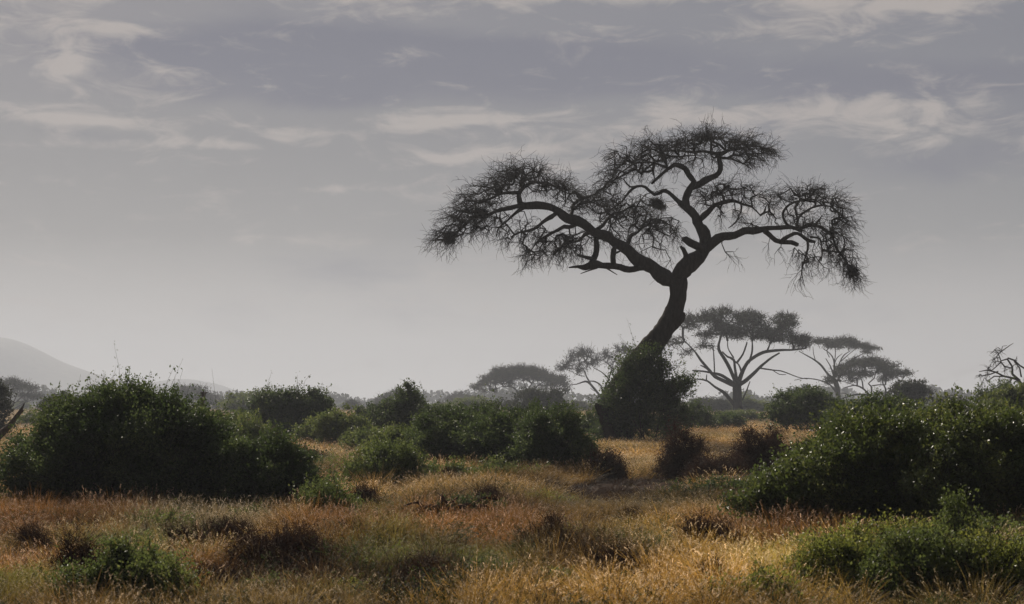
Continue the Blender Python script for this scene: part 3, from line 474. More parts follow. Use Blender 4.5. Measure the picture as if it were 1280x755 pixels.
def foliage(mb, lob, rng, leaf, cover, L=.35, k=9, up=.3, spikes=10, spike_len=.8, fill=True, twig=.004, base=0., ragged=.2, mi=0, mt=1, loose=1.0):
    ex = []
    for q in lob:
        for _ in range(3):
            u = rdir(rng, 1)[0]; u[2] = abs(u[2]); f = .28 + .2 * rng.rand(); ex.append([*(q[:3] + u * q[3:] * (1 - f * .5)), *(q[3:] * f)])
    lob = np.vstack([lob, ex]); C = lob[:, :3]; Rr = lob[:, 3:]; area = (Rr.prod(1)) ** (2 / 3) * 7; nleaf = cover * area.sum() / (leaf * leaf * .45)
    # branch ends: clusters of sprays standing out of the shell at uneven depths
    cr = max(.13, L * .62, leaf * 2.2); nc = int(area.sum() / (cr * cr * 2.6)); i = rng.choice(len(lob), nc, p=area / area.sum()); u = rdir(rng, nc); u[:, 2] = np.where(rng.rand(nc) < .6, np.abs(u[:, 2]), u[:, 2])
    rad = .96 + ragged * .8 * rng.normal(size=nc) - .12 * rng.rand(nc); cc = C[i] + u * Rr[i] * rad[:, None]; keep = cc[:, 2] > base + .08
    for j in range(len(lob)):
        q = (((cc - C[j]) / Rr[j]) ** 2).sum(1); keep &= ~((q < .36) & (i != j))
    cc = cc[keep]; cu = u[keep]; cs = cr * (.45 + .9 * rng.rand(len(cc))); nc = len(cc)
    n = int(nleaf / k * .72); w = cs ** 2; ci = rng.choice(nc, n, p=w / w.sum())
    p = cc[ci] + rng.normal(size=(n, 3)) * cs[ci][:, None] * [.5, .5, .42] * loose; u = cu[ci]; ok = p[:, 2] > base + .03; p = p[ok]; u = u[ok]; n = len(p)
    dr = nrm(u * .9 + rng.normal(size=(n, 3)) * .65 + [0, 0, up]); Ls = L * (.35 + .75 * rng.rand(n))
    sp = rng.rand(n) < spikes / max(1, n); Ls[sp] = spike_len * (.3 + .6 * rng.rand(sp.sum())); dr[sp] = nrm(dr[sp] + [0, 0, .9])
    t = rng.rand(n, k); bend = rng.normal(size=(n, 3)) * .25
    c = p[:, None] + dr[:, None] * (t * Ls[:, None])[..., None] + bend[:, None] * (t ** 2 * Ls[:, None])[..., None] + rng.normal(size=(n, k, 3)) * leaf * .6
    ax = dr[:, None] + rng.normal(size=(n, k, 3)) * .8; c = c.reshape(-1, 3); ax = ax.reshape(-1, 3)
    sz = leaf * (.5 + 1.0 * rng.rand(len(c))); leafq(mb, c, ax, rng, sz, sz * .55, mi)
    tw = rng.rand(n) < .4; tw |= sp
    prisms(mb, (p - dr * L * .4)[tw], (p + dr * Ls[:, None] * .5 + bend * .25 * Ls[:, None])[tw], twig, twig * .8, mt)
    prisms(mb, (p + dr * Ls[:, None] * .5 + bend * .25 * Ls[:, None])[tw], (p + dr * Ls[:, None] + bend * Ls[:, None])[tw], twig * .8, twig * .4, mt)
    # bare twig ends poking out between the clusters
    m = int(nc * .5); q = rng.randint(0, nc, m); d2 = nrm(cu[q] + rng.normal(size=(m, 3)) * .5 + [0, 0, .3]); e = cc[q] + d2 * (cs[q] * (.8 + .8 * rng.rand(m)))[:, None]; prisms(mb, cc[q] - cu[q] * cs[q][:, None], e, twig * 1.2, twig * .4, mt)
    # leaves on the inner branches
    ni = int(nleaf * .2); i = rng.choice(len(lob), ni, p=area / area.sum()); u = rdir(rng, ni) * (rng.rand(ni, 1) ** .5) * .85; q = C[i] + u * Rr[i]; q = q[q[:, 2] > base + .02]; leafq(mb, q, rdir(rng, len(q)), rng, leaf * 1.3, leaf * .75, mi)
    if fill:  # oversized leaves added inside the bush to block light
        big = leaf * 3.0; nf = int(cover * .5 * area.sum() / (big * big * .45)); i = rng.choice(len(lob), nf, p=area / area.sum()); u = rdir(rng, nf) * (rng.rand(nf, 1) ** .4) * .5
        q = C[i] + u * Rr[i]; q = q[q[:, 2] > base]; leafq(mb, q, rdir(rng, len(q)), rng, big, big * .6, mi)

def stems(mb, lob, b, rng, n, r0, mi=0):
    for _ in range(n):
        j = rng.randint(len(lob)); tgt = lob[j, :3] + rdir(rng, 1)[0] * lob[j, 3:] * .7
        s = b + np.array([rng.normal() * .18 * max(lob[0, 3], .3), rng.normal() * .12, -.05]); mid = s * .5 + tgt * .5 + [0, 0, .12 * (tgt[2] - s[2])] + rng.normal(size=3) * .08 * np.linalg.norm(tgt - s)
        tube(mb, spline(np.array([[*s, r0], [*mid, r0 * .7], [*tgt, r0 * .25]]), .25), 5, .1, mi, rng)

def bush(label, d, lobes=None, auto=None, leaf=None, cover=2.4, mt=None, seed=0, name='leafy_bush', cat='bush', group=None, **kw):
    rng = np.random.RandomState(seed * 7 + 3)
    if lobes: lob, b = px_lobes([(q[0], q[1] + (9 if seed in (1, 19) and q[1] < 600 else 0), *q[2:]) for q in lobes], d)
    else: lob, b = auto_lobes(*auto, d, rng)
    leaf = leaf or max(.055, d * .0011); kw.setdefault('ragged', .27)
    root = thing(name, b, label, cat, group)
    mb = MB(); W = lob[:, 3].max(); foliage(mb, lob, rng, leaf, cover, L=kw.pop('L', max(.28, W * .2)), base=b[2], twig=max(.004, d * .00009), **kw)
    mb.build('foliage', [mt or M_leaf_a, M_twig], root)
    mb = MB(); stems(mb, lob, b, rng, 9, max(.02, W * .02)); mb.build('stem', [M_twig], root)
    return root

BR = 'scrub bushes across the savanna'
bush('huge dark green bush on the left side with wiry shoots on its top', 37.5,
     [(150, 575, 115, 78, 0, 1.7), (75, 600, 62, 58, .2, 1.1), (215, 590, 75, 66, .1, 1.3), (120, 530, 60, 36, .3, .9), (180, 525, 60, 40, 0, .9), (225, 545, 48, 38, .2, .8), (64, 574, 30, 28, .5, .6), (150, 510, 50, 24, 0, .7), (40, 622, 34, 34, 0, .6), (255, 600, 42, 46, -.2, .7), (95, 560, 46, 38, -.3, .7)],
     leaf=.055, cover=2.8, seed=1, group=BR, spikes=130, spike_len=1.0, k=10, ragged=.17)
bush('dark rounded bush tucked against the right flank of the huge left one', 36.5, [(335, 608, 58, 48, 0, .9), (300, 620, 40, 40, -.2, .6), (370, 622, 34, 34, .1, .5), (325, 582, 40, 26, .2, .6), (350, 590, 40, 28, 0, .5)], leaf=.048, cover=2.9, seed=2, group=BR, spikes=10, spike_len=.5)
bush('bright green small bush at the foot of the dark rounded bush, beside tall grass', 33, [(412, 632, 26, 26, 0, .4), (398, 642, 20, 20, 0, .3), (430, 645, 18, 20, 0, .3)], leaf=.04, cover=2.2, mt=M_leaf_c, seed=3, group=BR, fill=False, spikes=14, spike_len=.45)
bush('low light green scrub between the huge left bush and the feathery one', 72, [(285, 548, 40, 24, 0, 1.2), (250, 540, 30, 20, 1, .9), (315, 556, 26, 20, 0, .8), (285, 534, 28, 14, 1, .8)], seed=4, group=BR, mt=M_leaf_c)
bush('feathery topped dark bush with loose shoots against the sky, left of centre', 100, [(362, 530, 44, 30, 0, 1.6), (335, 522, 26, 26, .5, 1), (388, 520, 28, 26, -.3, 1), (362, 508, 30, 18, 0, 1.1), (398, 508, 14, 14, 0, .5), (328, 505, 14, 14, 0, .5), (375, 500, 22, 12, 0, .6)], seed=5, group=BR, spikes=70, spike_len=1.3, cover=1.9, ragged=.2)
bush('low round green bush right of the feathery topped one', 86, auto=(428, 84, 517), seed=6, group=BR, mt=M_leaf_c)
bush('small dark green bush just behind the low round green one', 120, auto=(462, 50, 511), seed=7, group=BR)
bush('cone shaped dark bush with one tall spike on top, centre left', 92, [(508, 530, 34, 26, 0, 1.2), (508, 512, 24, 20, 0, .9), (510, 500, 12, 14, 0, .5), (486, 522, 18, 16, .4, .6), (532, 524, 18, 14, .4, .6), (511, 488, 4, 9, 0, .2)], seed=8, group=BR, spikes=40, spike_len=1.1, ragged=.2)
bush('grey green low bush in the middle ground below the cone shaped bush', 62, auto=(505, 100, 536), seed=9, group=BR, mt=M_leaf_c, cover=2.2)
bush('dark green bush left part of the central thicket, bright leaf glints on top', 58, [(560, 560, 48, 38, 0, 1.2), (535, 572, 30, 30, -.3, .8), (590, 555, 32, 34, .3, .9), (560, 535, 32, 18, 0, .8), (600, 572, 28, 28, 0, .7)], seed=10, group=BR, spikes=30, spike_len=.6)
bush('broad dark bush in the middle of the central thicket', 56, [(630, 566, 46, 36, 0, 1.2), (612, 552, 32, 26, .4, .8), (655, 556, 30, 26, 0, .8), (632, 540, 28, 18, .2, .7)], seed=11, group=BR, spikes=20, spike_len=.6)
bush('tall dark bush at the right end of the central thicket, sloping down to golden grass', 54, [(692, 566, 42, 36, 0, 1.1), (690, 540, 28, 24, 0, .7), (668, 572, 30, 30, -.2, .8), (722, 580, 24, 24, 0, .6), (705, 530, 18, 16, .1, .5), (738, 590, 14, 16, 0, .4)], seed=12, group=BR, spikes=24, spike_len=.8)
bush('olive green bush in front of the central thicket, left end', 46, [(485, 590, 40, 26, 0, .9), (460, 600, 26, 20, -.2, .6), (515, 598, 26, 20, .2, .6), (480, 574, 26, 14, .2, .6)], seed=13, group=BR, mt=M_leaf_c)
bush('thick creeper bush wrapped round the foot of the tall leaning acacia', 94, [(800, 520, 42, 36, 0, 1.6), (812, 490, 32, 28, -.2, 1.2), (795, 470, 24, 22, -.3, .9), (820, 466, 22, 20, 0, .8), (775, 530, 26, 30, 0, 1), (838, 500, 22, 20, .3, .9), (848, 480, 14, 12, .2, .5), (780, 490, 18, 26, -.7, .7), (838, 535, 26, 24, 0, 1), (764, 548, 22, 16, 0, .8), (806, 450, 20, 12, 0, .5)], seed=14, group=BR, cover=1.7, spikes=160, spike_len=1.5, ragged=.3, leaf=.1, L=.55)
bush('greyish round bush in the haze right beside the creeper bush', 130, auto=(872, 46, 506), seed=15, group=BR)
bush('low grey green bush below the thick trunk of the broad umbrella acacia', 140, auto=(908, 50, 521), seed=16, group=BR)
bush('large rounded haze green bush with a bare broken twig, right of the broad umbrella acacia', 118, [(1005, 516, 40, 26, 0, 1.8), (985, 522, 24, 20, 0, 1), (1030, 520, 26, 20, 0, 1), (1003, 500, 24, 12, 0, 1), (1045, 528, 18, 14, 0, .8)], seed=17, group=BR, spikes=30, spike_len=1)
bush('dark ragged bush rising behind the top of the glossy right bush', 60, [(1085, 525, 36, 22, 0, 1), (1055, 532, 26, 18, 0, .7), (1110, 520, 26, 16, .3, .7), (1140, 526, 30, 16, .2, .7)], seed=18, group=BR, spikes=26, spike_len=.7)
bush('very large glossy leaved bush filling the right side, sun glints all over', 29.5,
     [(1140, 610, 120, 76, 0, 1.6), (1230, 615, 100, 78, .3, 1.5), (1060, 625, 74, 58, -.1, 1.0), (985, 640, 52, 38, -.4, .7), (1100, 555, 66, 36, .2, .9), (1190, 550, 66, 36, .1, .9), (1255, 560, 50, 40, .3, .9), (1040, 585, 48, 34, .1, .7), (1080, 585, 52, 42, -.2, .8), (955, 632, 26, 24, -.5, .4), (1320, 610, 80, 70, .4, 1.2), (1160, 530, 40, 20, .3, .6), (1010, 610, 36, 30, -.2, .5), (1020, 660, 44, 26, -.6, .5)],
     leaf=.052, cover=2.9, mt=M_leaf_b, seed=19, group=BR, spikes=140, spike_len=.7, k=10, L=.3, ragged=.22)
bush('yellow green bush by the right border above the glossy one', 55, [(1262, 545, 30, 22, 0, .8), (1290, 540, 30, 24, 0, .8), (1240, 552, 18, 14, 0, .5)], seed=20, group=BR, mt=M_leaf_b, spikes=12, spike_len=.5)
bush('hazy green bush sloping up to the right border under the leafless gnarled tree', 96, [(1268, 515, 36, 26, 0, 1.4), (1235, 525, 26, 18, 0, 1), (1300, 505, 36, 30, 0, 1.4), (1270, 498, 18, 16, 0, .8)], seed=21, group=BR, mt=M_leaf_c)
bush('loose twiggy shrub left of the leafless gnarled tree foot', 135, [(1240, 496, 20, 14, 0, 1), (1252, 488, 12, 9, 0, .6), (1226, 506, 12, 10, 0, .6)], seed=22, group=BR, cover=1.0, spikes=40, spike_len=.9, ragged=.25, fill=False)
bush('dark dense round topped bush right of the low domed acacia', 215, [(1140, 500, 22, 16, 0, 1.8), (1132, 486, 13, 10, 0, 1.2), (1148, 492, 14, 10, 0, 1.2), (1122, 498, 12, 10, 0, 1)], seed=23, group=BR, mt=M_leaf_f)
bush('pale low far bush in the gap left of the leafless gnarled tree', 330, auto=(1190, 56, 500), seed=24, group=BR, mt=M_leaf_f)
bush('round dark bush under the wide flat dome acacia', 240, [(672, 508, 24, 16, 0, 2), (675, 496, 16, 9, 0, 1.2), (660, 504, 14, 11, 0, 1.2), (690, 506, 12, 11, 0, 1), (697, 492, 5, 6, 0, .6)], seed=25, group=BR, mt=M_leaf_f)
bush('dark shaggy bush at the left border behind the dead leaning trunk', 110, [(-24, 515, 32, 34, 0, 1.6), (-6, 534, 22, 20, 0, 1), (-12, 496, 16, 16, 0, .8)], seed=26, group=BR, mt=M_leaf_f)
bush('rounded greyish bush poking above the left shoulder of the huge left bush', 210, [(74, 506, 16, 12, 0, 1.4), (66, 512, 12, 9, 0, 1), (80, 500, 9, 7, 0, .8)], seed=27, group=BR, mt=M_leaf_f)
bush('small tree shaped bush on a stalk left of the round dark bush', 300, [(634, 506, 6, 5, 0, .9), (637, 510, 4, 5, 0, .6), (630, 508, 4, 4, 0, .6)], seed=28, group=BR, mt=M_leaf_f)
# low greens near the viewer
bush('low green leafy shrub in the bottom left corner grass', 20.5, [(165, 742, 66, 40, 0, .5), (130, 738, 38, 30, .2, .35), (205, 745, 38, 30, -.2, .4), (165, 710, 36, 22, .1, .3), (95, 752, 30, 18, 0, .3)], leaf=.032, mt=M_leaf_c, seed=31, group=BR, cover=2.2, L=.16, spikes=50, spike_len=.28)
bush('creeping green bush over fallen twigs in the centre foreground', 34.5, [(582, 642, 34, 17, 0, .5), (605, 650, 28, 15, 0, .4), (562, 645, 22, 12, 0, .3)], leaf=.036, mt=M_leaf_a, seed=32, group=BR, cover=2.4, spikes=10, spike_len=.3, L=.15)
bush('full green bush in the bottom right foreground, in front of the glossy one', 21, [(1150, 728, 60, 48, 0, .6), (1110, 738, 48, 40, .1, .5), (1190, 735, 46, 40, 0, .4), (1150, 694, 38, 24, 0, .35)], leaf=.034, mt=M_leaf_c, seed=33, group=BR, cover=2.4, L=.16, spikes=30, spike_len=.3)
bush('yellowish green weedy bush left of the bottom right dark one', 21.5, [(1040, 732, 50, 44, 0, .5), (1000, 745, 40, 32, 0, .4), (1065, 712, 32, 26, 0, .3), (1030, 702, 26, 20, .1, .25)], leaf=.032, mt=M_leaf_y, seed=34, group=BR, cover=1.7, fill=False, L=.18, spikes=60, spike_len=.35)
bush('tall leafy weed with upright stems before the glossy right bush', 23.5, [(1200, 665, 16, 40, 0, .2), (1212, 690, 18, 24, 0, .2), (1186, 690, 16, 22, 0, .2)], leaf=.036, mt=M_leaf_c, seed=35, group=BR, cover=1.5, fill=False, L=.18, spikes=40, spike_len=.35, up=1.2)
bush('yellow green weeds in the bottom right corner', 21, [(1250, 730, 44, 40, 0, .5), (1225, 705, 30, 26, 0, .3), (1290, 720, 36, 40, 0, .5)], leaf=.032, mt=M_leaf_y, seed=36, group=BR, cover=1.4, fill=False, L=.18, spikes=50, spike_len=.35)
bush('small bright weed clump among rusty grass left of the glossy bush', 26, [(975, 702, 26, 16, 0, .3), (1030, 700, 26, 18, 0, .3), (1000, 695, 26, 16, 0, .3)], leaf=.034, mt=M_leaf_y, seed=37, group=BR, cover=1.2, fill=False, L=.16, spikes=40, spike_len=.3)
bush('low dark green scrub at the left foot of the glossy bush', 41, [(900, 612, 36, 9, 0, .5), (945, 610, 34, 12, 0, .5), (860, 616, 26, 6, 0, .4)], leaf=.042, seed=38, group=BR, cover=1.8, L=.15, spikes=6, spike_len=.3)

bush('bright green leafy weeds at the bottom border, left of the yellowish weedy bush', 20, [(930, 765, 40, 30, 0, .4), (960, 752, 26, 22, 0, .3)], leaf=.034, mt=M_leaf_y, seed=51, group=BR, cover=1.7, fill=False, L=.18, spikes=50, spike_len=.3)
bush('broad green leafy shrub in the bottom right corner behind the corner weeds', 22.5, [(1230, 718, 60, 34, .3, .6), (1285, 715, 40, 34, .2, .5), (1190, 722, 30, 22, .2, .4)], leaf=.038, mt=M_leaf_c, seed=52, group=BR, cover=1.8, L=.2, spikes=80, spike_len=.45)
bush('green leafy shrub between the glossy bush and the yellowish weedy bush', 24, [(1085, 692, 54, 26, 0, .5), (1125, 684, 38, 24, 0, .4), (1045, 700, 30, 18, 0, .3)], leaf=.036, mt=M_leaf_y, seed=53, group=BR, cover=1.7, fill=False, L=.2, spikes=70, spike_len=.4)
bush('small sage green weed clump in front of the huge left bush', 31, [(205, 655, 26, 14, 0, .3), (180, 662, 20, 10, 0, .3)], leaf=.036, mt=M_leaf_c, seed=54, group=BR, cover=1.2, fill=False, L=.16, spikes=30, spike_len=.3)
bush('low green herbs in the grass right of the wide dark thorn bush', 24, [(480, 715, 40, 12, 0, .4), (520, 722, 26, 9, 0, .3)], leaf=.032, mt=M_leaf_y, seed=55, group=BR, cover=1.0, fill=False, L=.14, spikes=30, spike_len=.25)

bush('low olive scrub between the low round green bush and the cone shaped one', 78, auto=(462, 90, 541), seed=61, group=BR, mt=M_leaf_c, cover=1.8)
bush('small dark scrub filling the gap left of the central thicket', 66, auto=(532, 56, 553), seed=62, group=BR)
bush('low green scrub running along the front foot of the central thicket', 49, [(600, 594, 46, 14, 0, .7), (640, 598, 40, 11, 0, .6), (565, 600, 34, 12, 0, .6)], seed=63, group=BR, mt=M_leaf_c, cover=1.6, spikes=30, spike_len=.5)
bush('grey green scrub between central thicket and the creeper bush, behind both', 110, auto=(738, 60, 522), seed=64, group=BR)
bush('low scattered scrub on the slope behind the rounded dark left bush', 58, auto=(400, 60, 578), seed=65, group=BR, mt=M_leaf_c, cover=1.4)
bush('pale green scrub strip between the feathery bush and the low round green one', 92, auto=(400, 60, 528), seed=66, group=BR, mt=M_leaf_c, cover=1.5)

bush('ragged bush bridging the left and middle parts of the central thicket', 61, [(598, 545, 32, 26, 0, .9), (580, 530, 18, 14, 0, .6), (618, 532, 18, 16, .2, .6), (600, 520, 10, 9, 0, .4)], seed=67, group=BR, spikes=40, spike_len=.9, ragged=.35)
bush('ragged taller bush behind the gap between the last two thicket bushes', 60, [(664, 545, 30, 28, 0, .9), (676, 528, 16, 14, 0, .5), (652, 530, 16, 14, .2, .5), (668, 516, 8, 8, 0, .3)], seed=68, group=BR, spikes=40, spike_len=.9, ragged=.35)

bush('band of mixed green scrub joining the glossy bush to the weeds below it', 25.5, [(1105, 690, 54, 20, 0, .5), (1175, 684, 50, 24, .1, .5), (1250, 680, 50, 26, .1, .5), (1040, 698, 40, 14, 0, .4)], leaf=.036, mt=M_leaf_c, seed=69, group=BR, cover=1.6, L=.2, spikes=110, spike_len=.45, ragged=.35)

# dry thorn bushes
def thornbush(label, d, auto, seed, leafy=.5, n=260, group='dry brown thorn bushes', name='thorn_bush', top=None):
    rng = np.random.RandomState(seed); cx, w, topy = auto; x = (cx - CX) * d / F; b = np.array([x, d, float(gz(x, d)) if top is None else top]); W = w / 2 * d / F; Ht = H + (HY - topy) * d / F - b[2]
    root = thing(name, b, label, 'bush', group)
    u = rdir(rng, n); u[:, 2] = np.abs(u[:, 2]); rr = rng.rand(n, 1) ** .45
    att = b + np.array([0, 0, Ht * .12]) + u * rr * [W, W * .8, Ht * .86] * (1 + .12 * np.sin(u[:, :1] * 7 + seed))
    st = [spline(np.array([[*(b + [0, 0, -.05]), .03], [*(b + [W * .25 * math.cos(a), W * .2 * math.sin(a), Ht * .3]), .02], [*(b + [W * .5 * math.cos(a), W * .4 * math.sin(a), Ht * .6]), .01]]), .15) for a in np.arange(7) * .9]
    mb = MB()
    for p in st: tube(mb, p, 5, .1, 0, rng)
    p0, p1, r0, r1, nd = grow(st, att, rng, .12, max(.004, d * .00011), .3, 2.2, .03)
    prisms(mb, p0, p1, r0, r1, 0, 3); wisps(mb, att, nrm(att - b) * .9, rng, 7, .2 * max(1, W), max(.003, d * .0001), 2, .7, .05, 2)
    mb.build('stem', [M_thorntwig], root)
    if leafy:
        mb = MB(); k = int(60 * leafy); c = np.repeat(att, k, 0) + rng.normal(size=(n * k, 3)) * .13 * max(1, W * .8); leafq(mb, c, rdir(rng, len(c)), rng, max(.025, d * .0009), max(.012, d * .0005), 0); c = c
        mb.build('foliage', [M_thorn], root)
    return root
thornbush('dark brown thorn bush before the creeper bush, on the earth mound', 52, (855, 70, 533), 41, .9)
thornbush('reddish brown thorn bush beside the termite mound, left of it', 51, (948, 84, 535), 42, 1.0, 340)
thornbush('low dark thorn scrub on the earth mound between two taller thorn bushes', 50, (902, 92, 572), 50, .8, 260)
thornbush('small brown thorn bush at the right foot of the central thicket', 52, (757, 60, 566), 43, .6, 200)
thornbush('dark low thorn bush in the lower left grass, wide and brown', 24.5, (355, 150, 668), 44, .5, 520)
thornbush('small dark bare thorn bush in the centre foreground grass', 26, (690, 66, 652), 45, .25, 260)
thornbush('thin brown thorn scrub on the slope right of the low round green bush', 66, (375, 70, 560), 46, .5, 200)
thornbush('dark thorny sapling among rusty grass at the lower left', 22, (95, 70, 672), 47, .1, 150)
thornbush('dark brown thorn tuft in the grass before the glossy bush', 27, (880, 76, 650), 48, .4, 240)
thornbush('small dry thorn bush between lower left grass and the low leafy shrub', 27.5, (285, 80, 655), 49, .3, 260)

def small_shrubs():
    rng = np.random.RandomState(404); roots = []
    roots.append(bush('small green shrub half buried in the tall dry grass', 25, [(640, 694, 28, 22, 0, .3), (622, 702, 18, 16, 0, .2), (657, 698, 18, 18, 0, .2)], leaf=.03, mt=M_leaf_c, seed=71, group='small green shrubs in the grass', cover=1.3, L=.14, fill=False, spikes=30, spike_len=.3, name='small_shrub'))
    roots.append(bush('small green shrub half buried in the tall dry grass', 25, [(640, 698, 36, 18, 0, .4), (618, 702, 20, 14, 0, .2)], leaf=.03, mt=M_leaf_y, seed=72, group='small green shrubs in the grass', cover=1.2, L=.14, fill=False, spikes=30, spike_len=.25, name='small_shrub'))
    roots.append(thornbush('small dark twiggy shrub half buried in the tall dry grass', 25, (640, 70, 660), 73, .35, 170, 'small dark twiggy shrubs in the grass', 'twiggy_shrub'))
    spots = [(40, 700, 2), (150, 668, 0), (232, 700, 2), (310, 662, 0), (415, 745, 1), (440, 690, 2), (500, 665, 0), (560, 700, 2), (610, 735, 0), (640, 672, 2), (745, 690, 0), (770, 735, 2), (840, 720, 1), (700, 640, 1), (865, 690, 0), (915, 700, 2), (20, 745, 0), (265, 745, 2), (530, 745, 2), (700, 748, 0), (560, 612, 2), (610, 650, 2), (790, 655, 2), (455, 640, 2), (470, 606, 0), (375, 650, 2), (960, 665, 2), (890, 745, 2), (330, 745, 0), (690, 600, 2)]
    used = set()
    for px, py, k in spots:
        k = 1 if (k == 0 and rng.rand() < .3) else k; d = H * F / (py - HY); x = (px - CX) * d / F; r = roots[k]
        if k in used:
            c = r.copy(); col.objects.link(c)
            for ch in r.children: q = ch.copy(); col.objects.link(q); q.parent = c
        else: c = r; used.add(k)
        sc = rng.uniform(.55, .95) * (1 if d < 35 else 1.4); c.location = (x, d, float(gz(x, d)) - .03); c.scale = (sc * rng.uniform(.9, 1.5), sc, sc * rng.uniform(.8, 1.15)); c.rotation_euler.z = rng.uniform(0, 6.28)
small_shrubs()

def fallen_branch():
    rng = np.random.RandomState(8); d = 34; ps = polys([(0, 0, [(515, 640, 3), (540, 634, 3.5), (560, 637, 4), (590, 632, 3), (640, 641, 2)]), (0, .3, [(556, 637, 3), (552, 620, 2.4), (560, 630, 2), (572, 622, 1.2)]), (0, -.4, [(530, 637, 2.4), (522, 628, 1.6), (505, 632, 1)]), (0, .5, [(590, 632, 2.2), (605, 622, 1.6), (625, 626, 1)]), (0, -.5, [(545, 636, 3), (540, 650, 3), (536, 662, 3)])], 0, 0, 1, d)
    mb = MB(); sp = [spline(p, .08) for p in ps]
    for p in sp: tube(mb, p, 6, .12, 0, rng)
    q = np.vstack([p[:, :3] for p in sp]); wisps(mb, q, np.tile([0, 0, .2], (len(q), 1)), rng, 2, .3, .005, 3, 1, .0, 2)
    tag(mb.build('fallen_branch', [M_thorntwig], origin=ps[0][0, :3]), 'fallen dead branch with crooked twigs lying over the creeping green bush', 'branch')
fallen_branch()

# ------------------------------------------------------------------ far bushes on the plain (copies of three)
def far_bushes():
    rng = np.random.RandomState(77); protos = []
    for s in range(4):
        r2 = np.random.RandomState(200 + s); lob, b = auto_lobes(CX, 6.0 / 50 * F, HY + (2.2 - 3.4) * F / 50, 50, r2, 7)
        mb = MB(); foliage(mb, lob, r2, .24, 1.8, L=.7, k=8, base=b[2], spikes=14, spike_len=1.2, twig=.012, ragged=.2)
        f = mb.mesh('foliage', [M_leaf_f if s % 2 else M_leaf_c, M_twig], b); mb = MB(); stems(mb, lob, b, r2, 6, .06); protos.append((f, mb.mesh('stem', [M_twig], b)))
    spots = []
    for k in range(130):
        px = -120 + 1520 * (k + rng.rand()) / 130; d = float(rng.choice([rng.uniform(150, 260), rng.uniform(260, 600), rng.uniform(400, 1000)], p=[.08, .45, .47]))
        if 770 < px < 850 and d < 200: continue
        spots.append((px, d, rng.uniform(.55, 1.15)))
    for i, (px, d, sc) in enumerate(spots):
        f, s = protos[i % 4]; x = (px - CX) * d / F; near = d < 260
        o = thing('far_bush', (x, d, float(gz(x, d)) - .1), 'hazy grey green bush scattered on the plain behind the trees' if near else 'tiny pale bush in the haze along the horizon', 'bush', 'scattered bushes on the hazy plain' if near else 'tiny bushes along the horizon')
        zz = sc * (.6 if near else .85); o.scale = (sc * rng.uniform(.9, 1.7), sc, zz * rng.uniform(.7, 1.15)); o.rotation_euler.z = rng.uniform(0, 6.28)
        for n_, me in (('foliage', f), ('stem', s)):
            c = bpy.data.objects.new(n_, me); col.objects.link(c); c.parent = o
far_bushes()

def far_woodland():
    rng = np.random.RandomState(5); mb = MB()
    for k in range(420):
        d = rng.uniform(900, 1700); px = rng.uniform(-250, 1500); x = (px - CX) * d / F; h = rng.uniform(4, 9) * (1 + .4 * math.sin(px * .013) + .3 * math.sin(px * .05)); w = h * rng.uniform(.8, 1.6); n = 90
        u = rdir(rng, n) * (rng.rand(n, 1) ** .35); c = np.array([x, d, h * .55]) + u * [w, w * .6, h * .42]; leafq(mb, c, rdir(rng, n), rng, h * .32, h * .22)
        prisms(mb, [[x, d, -.5]], [[x, d, h * .5]], .25, .15, 1)
    tag(mb.build('far_woodland', [M_leaf_f, M_twig]), 'faint belt of trees fading into the haze along the horizon', 'woodland', kind='stuff')
far_woodland()

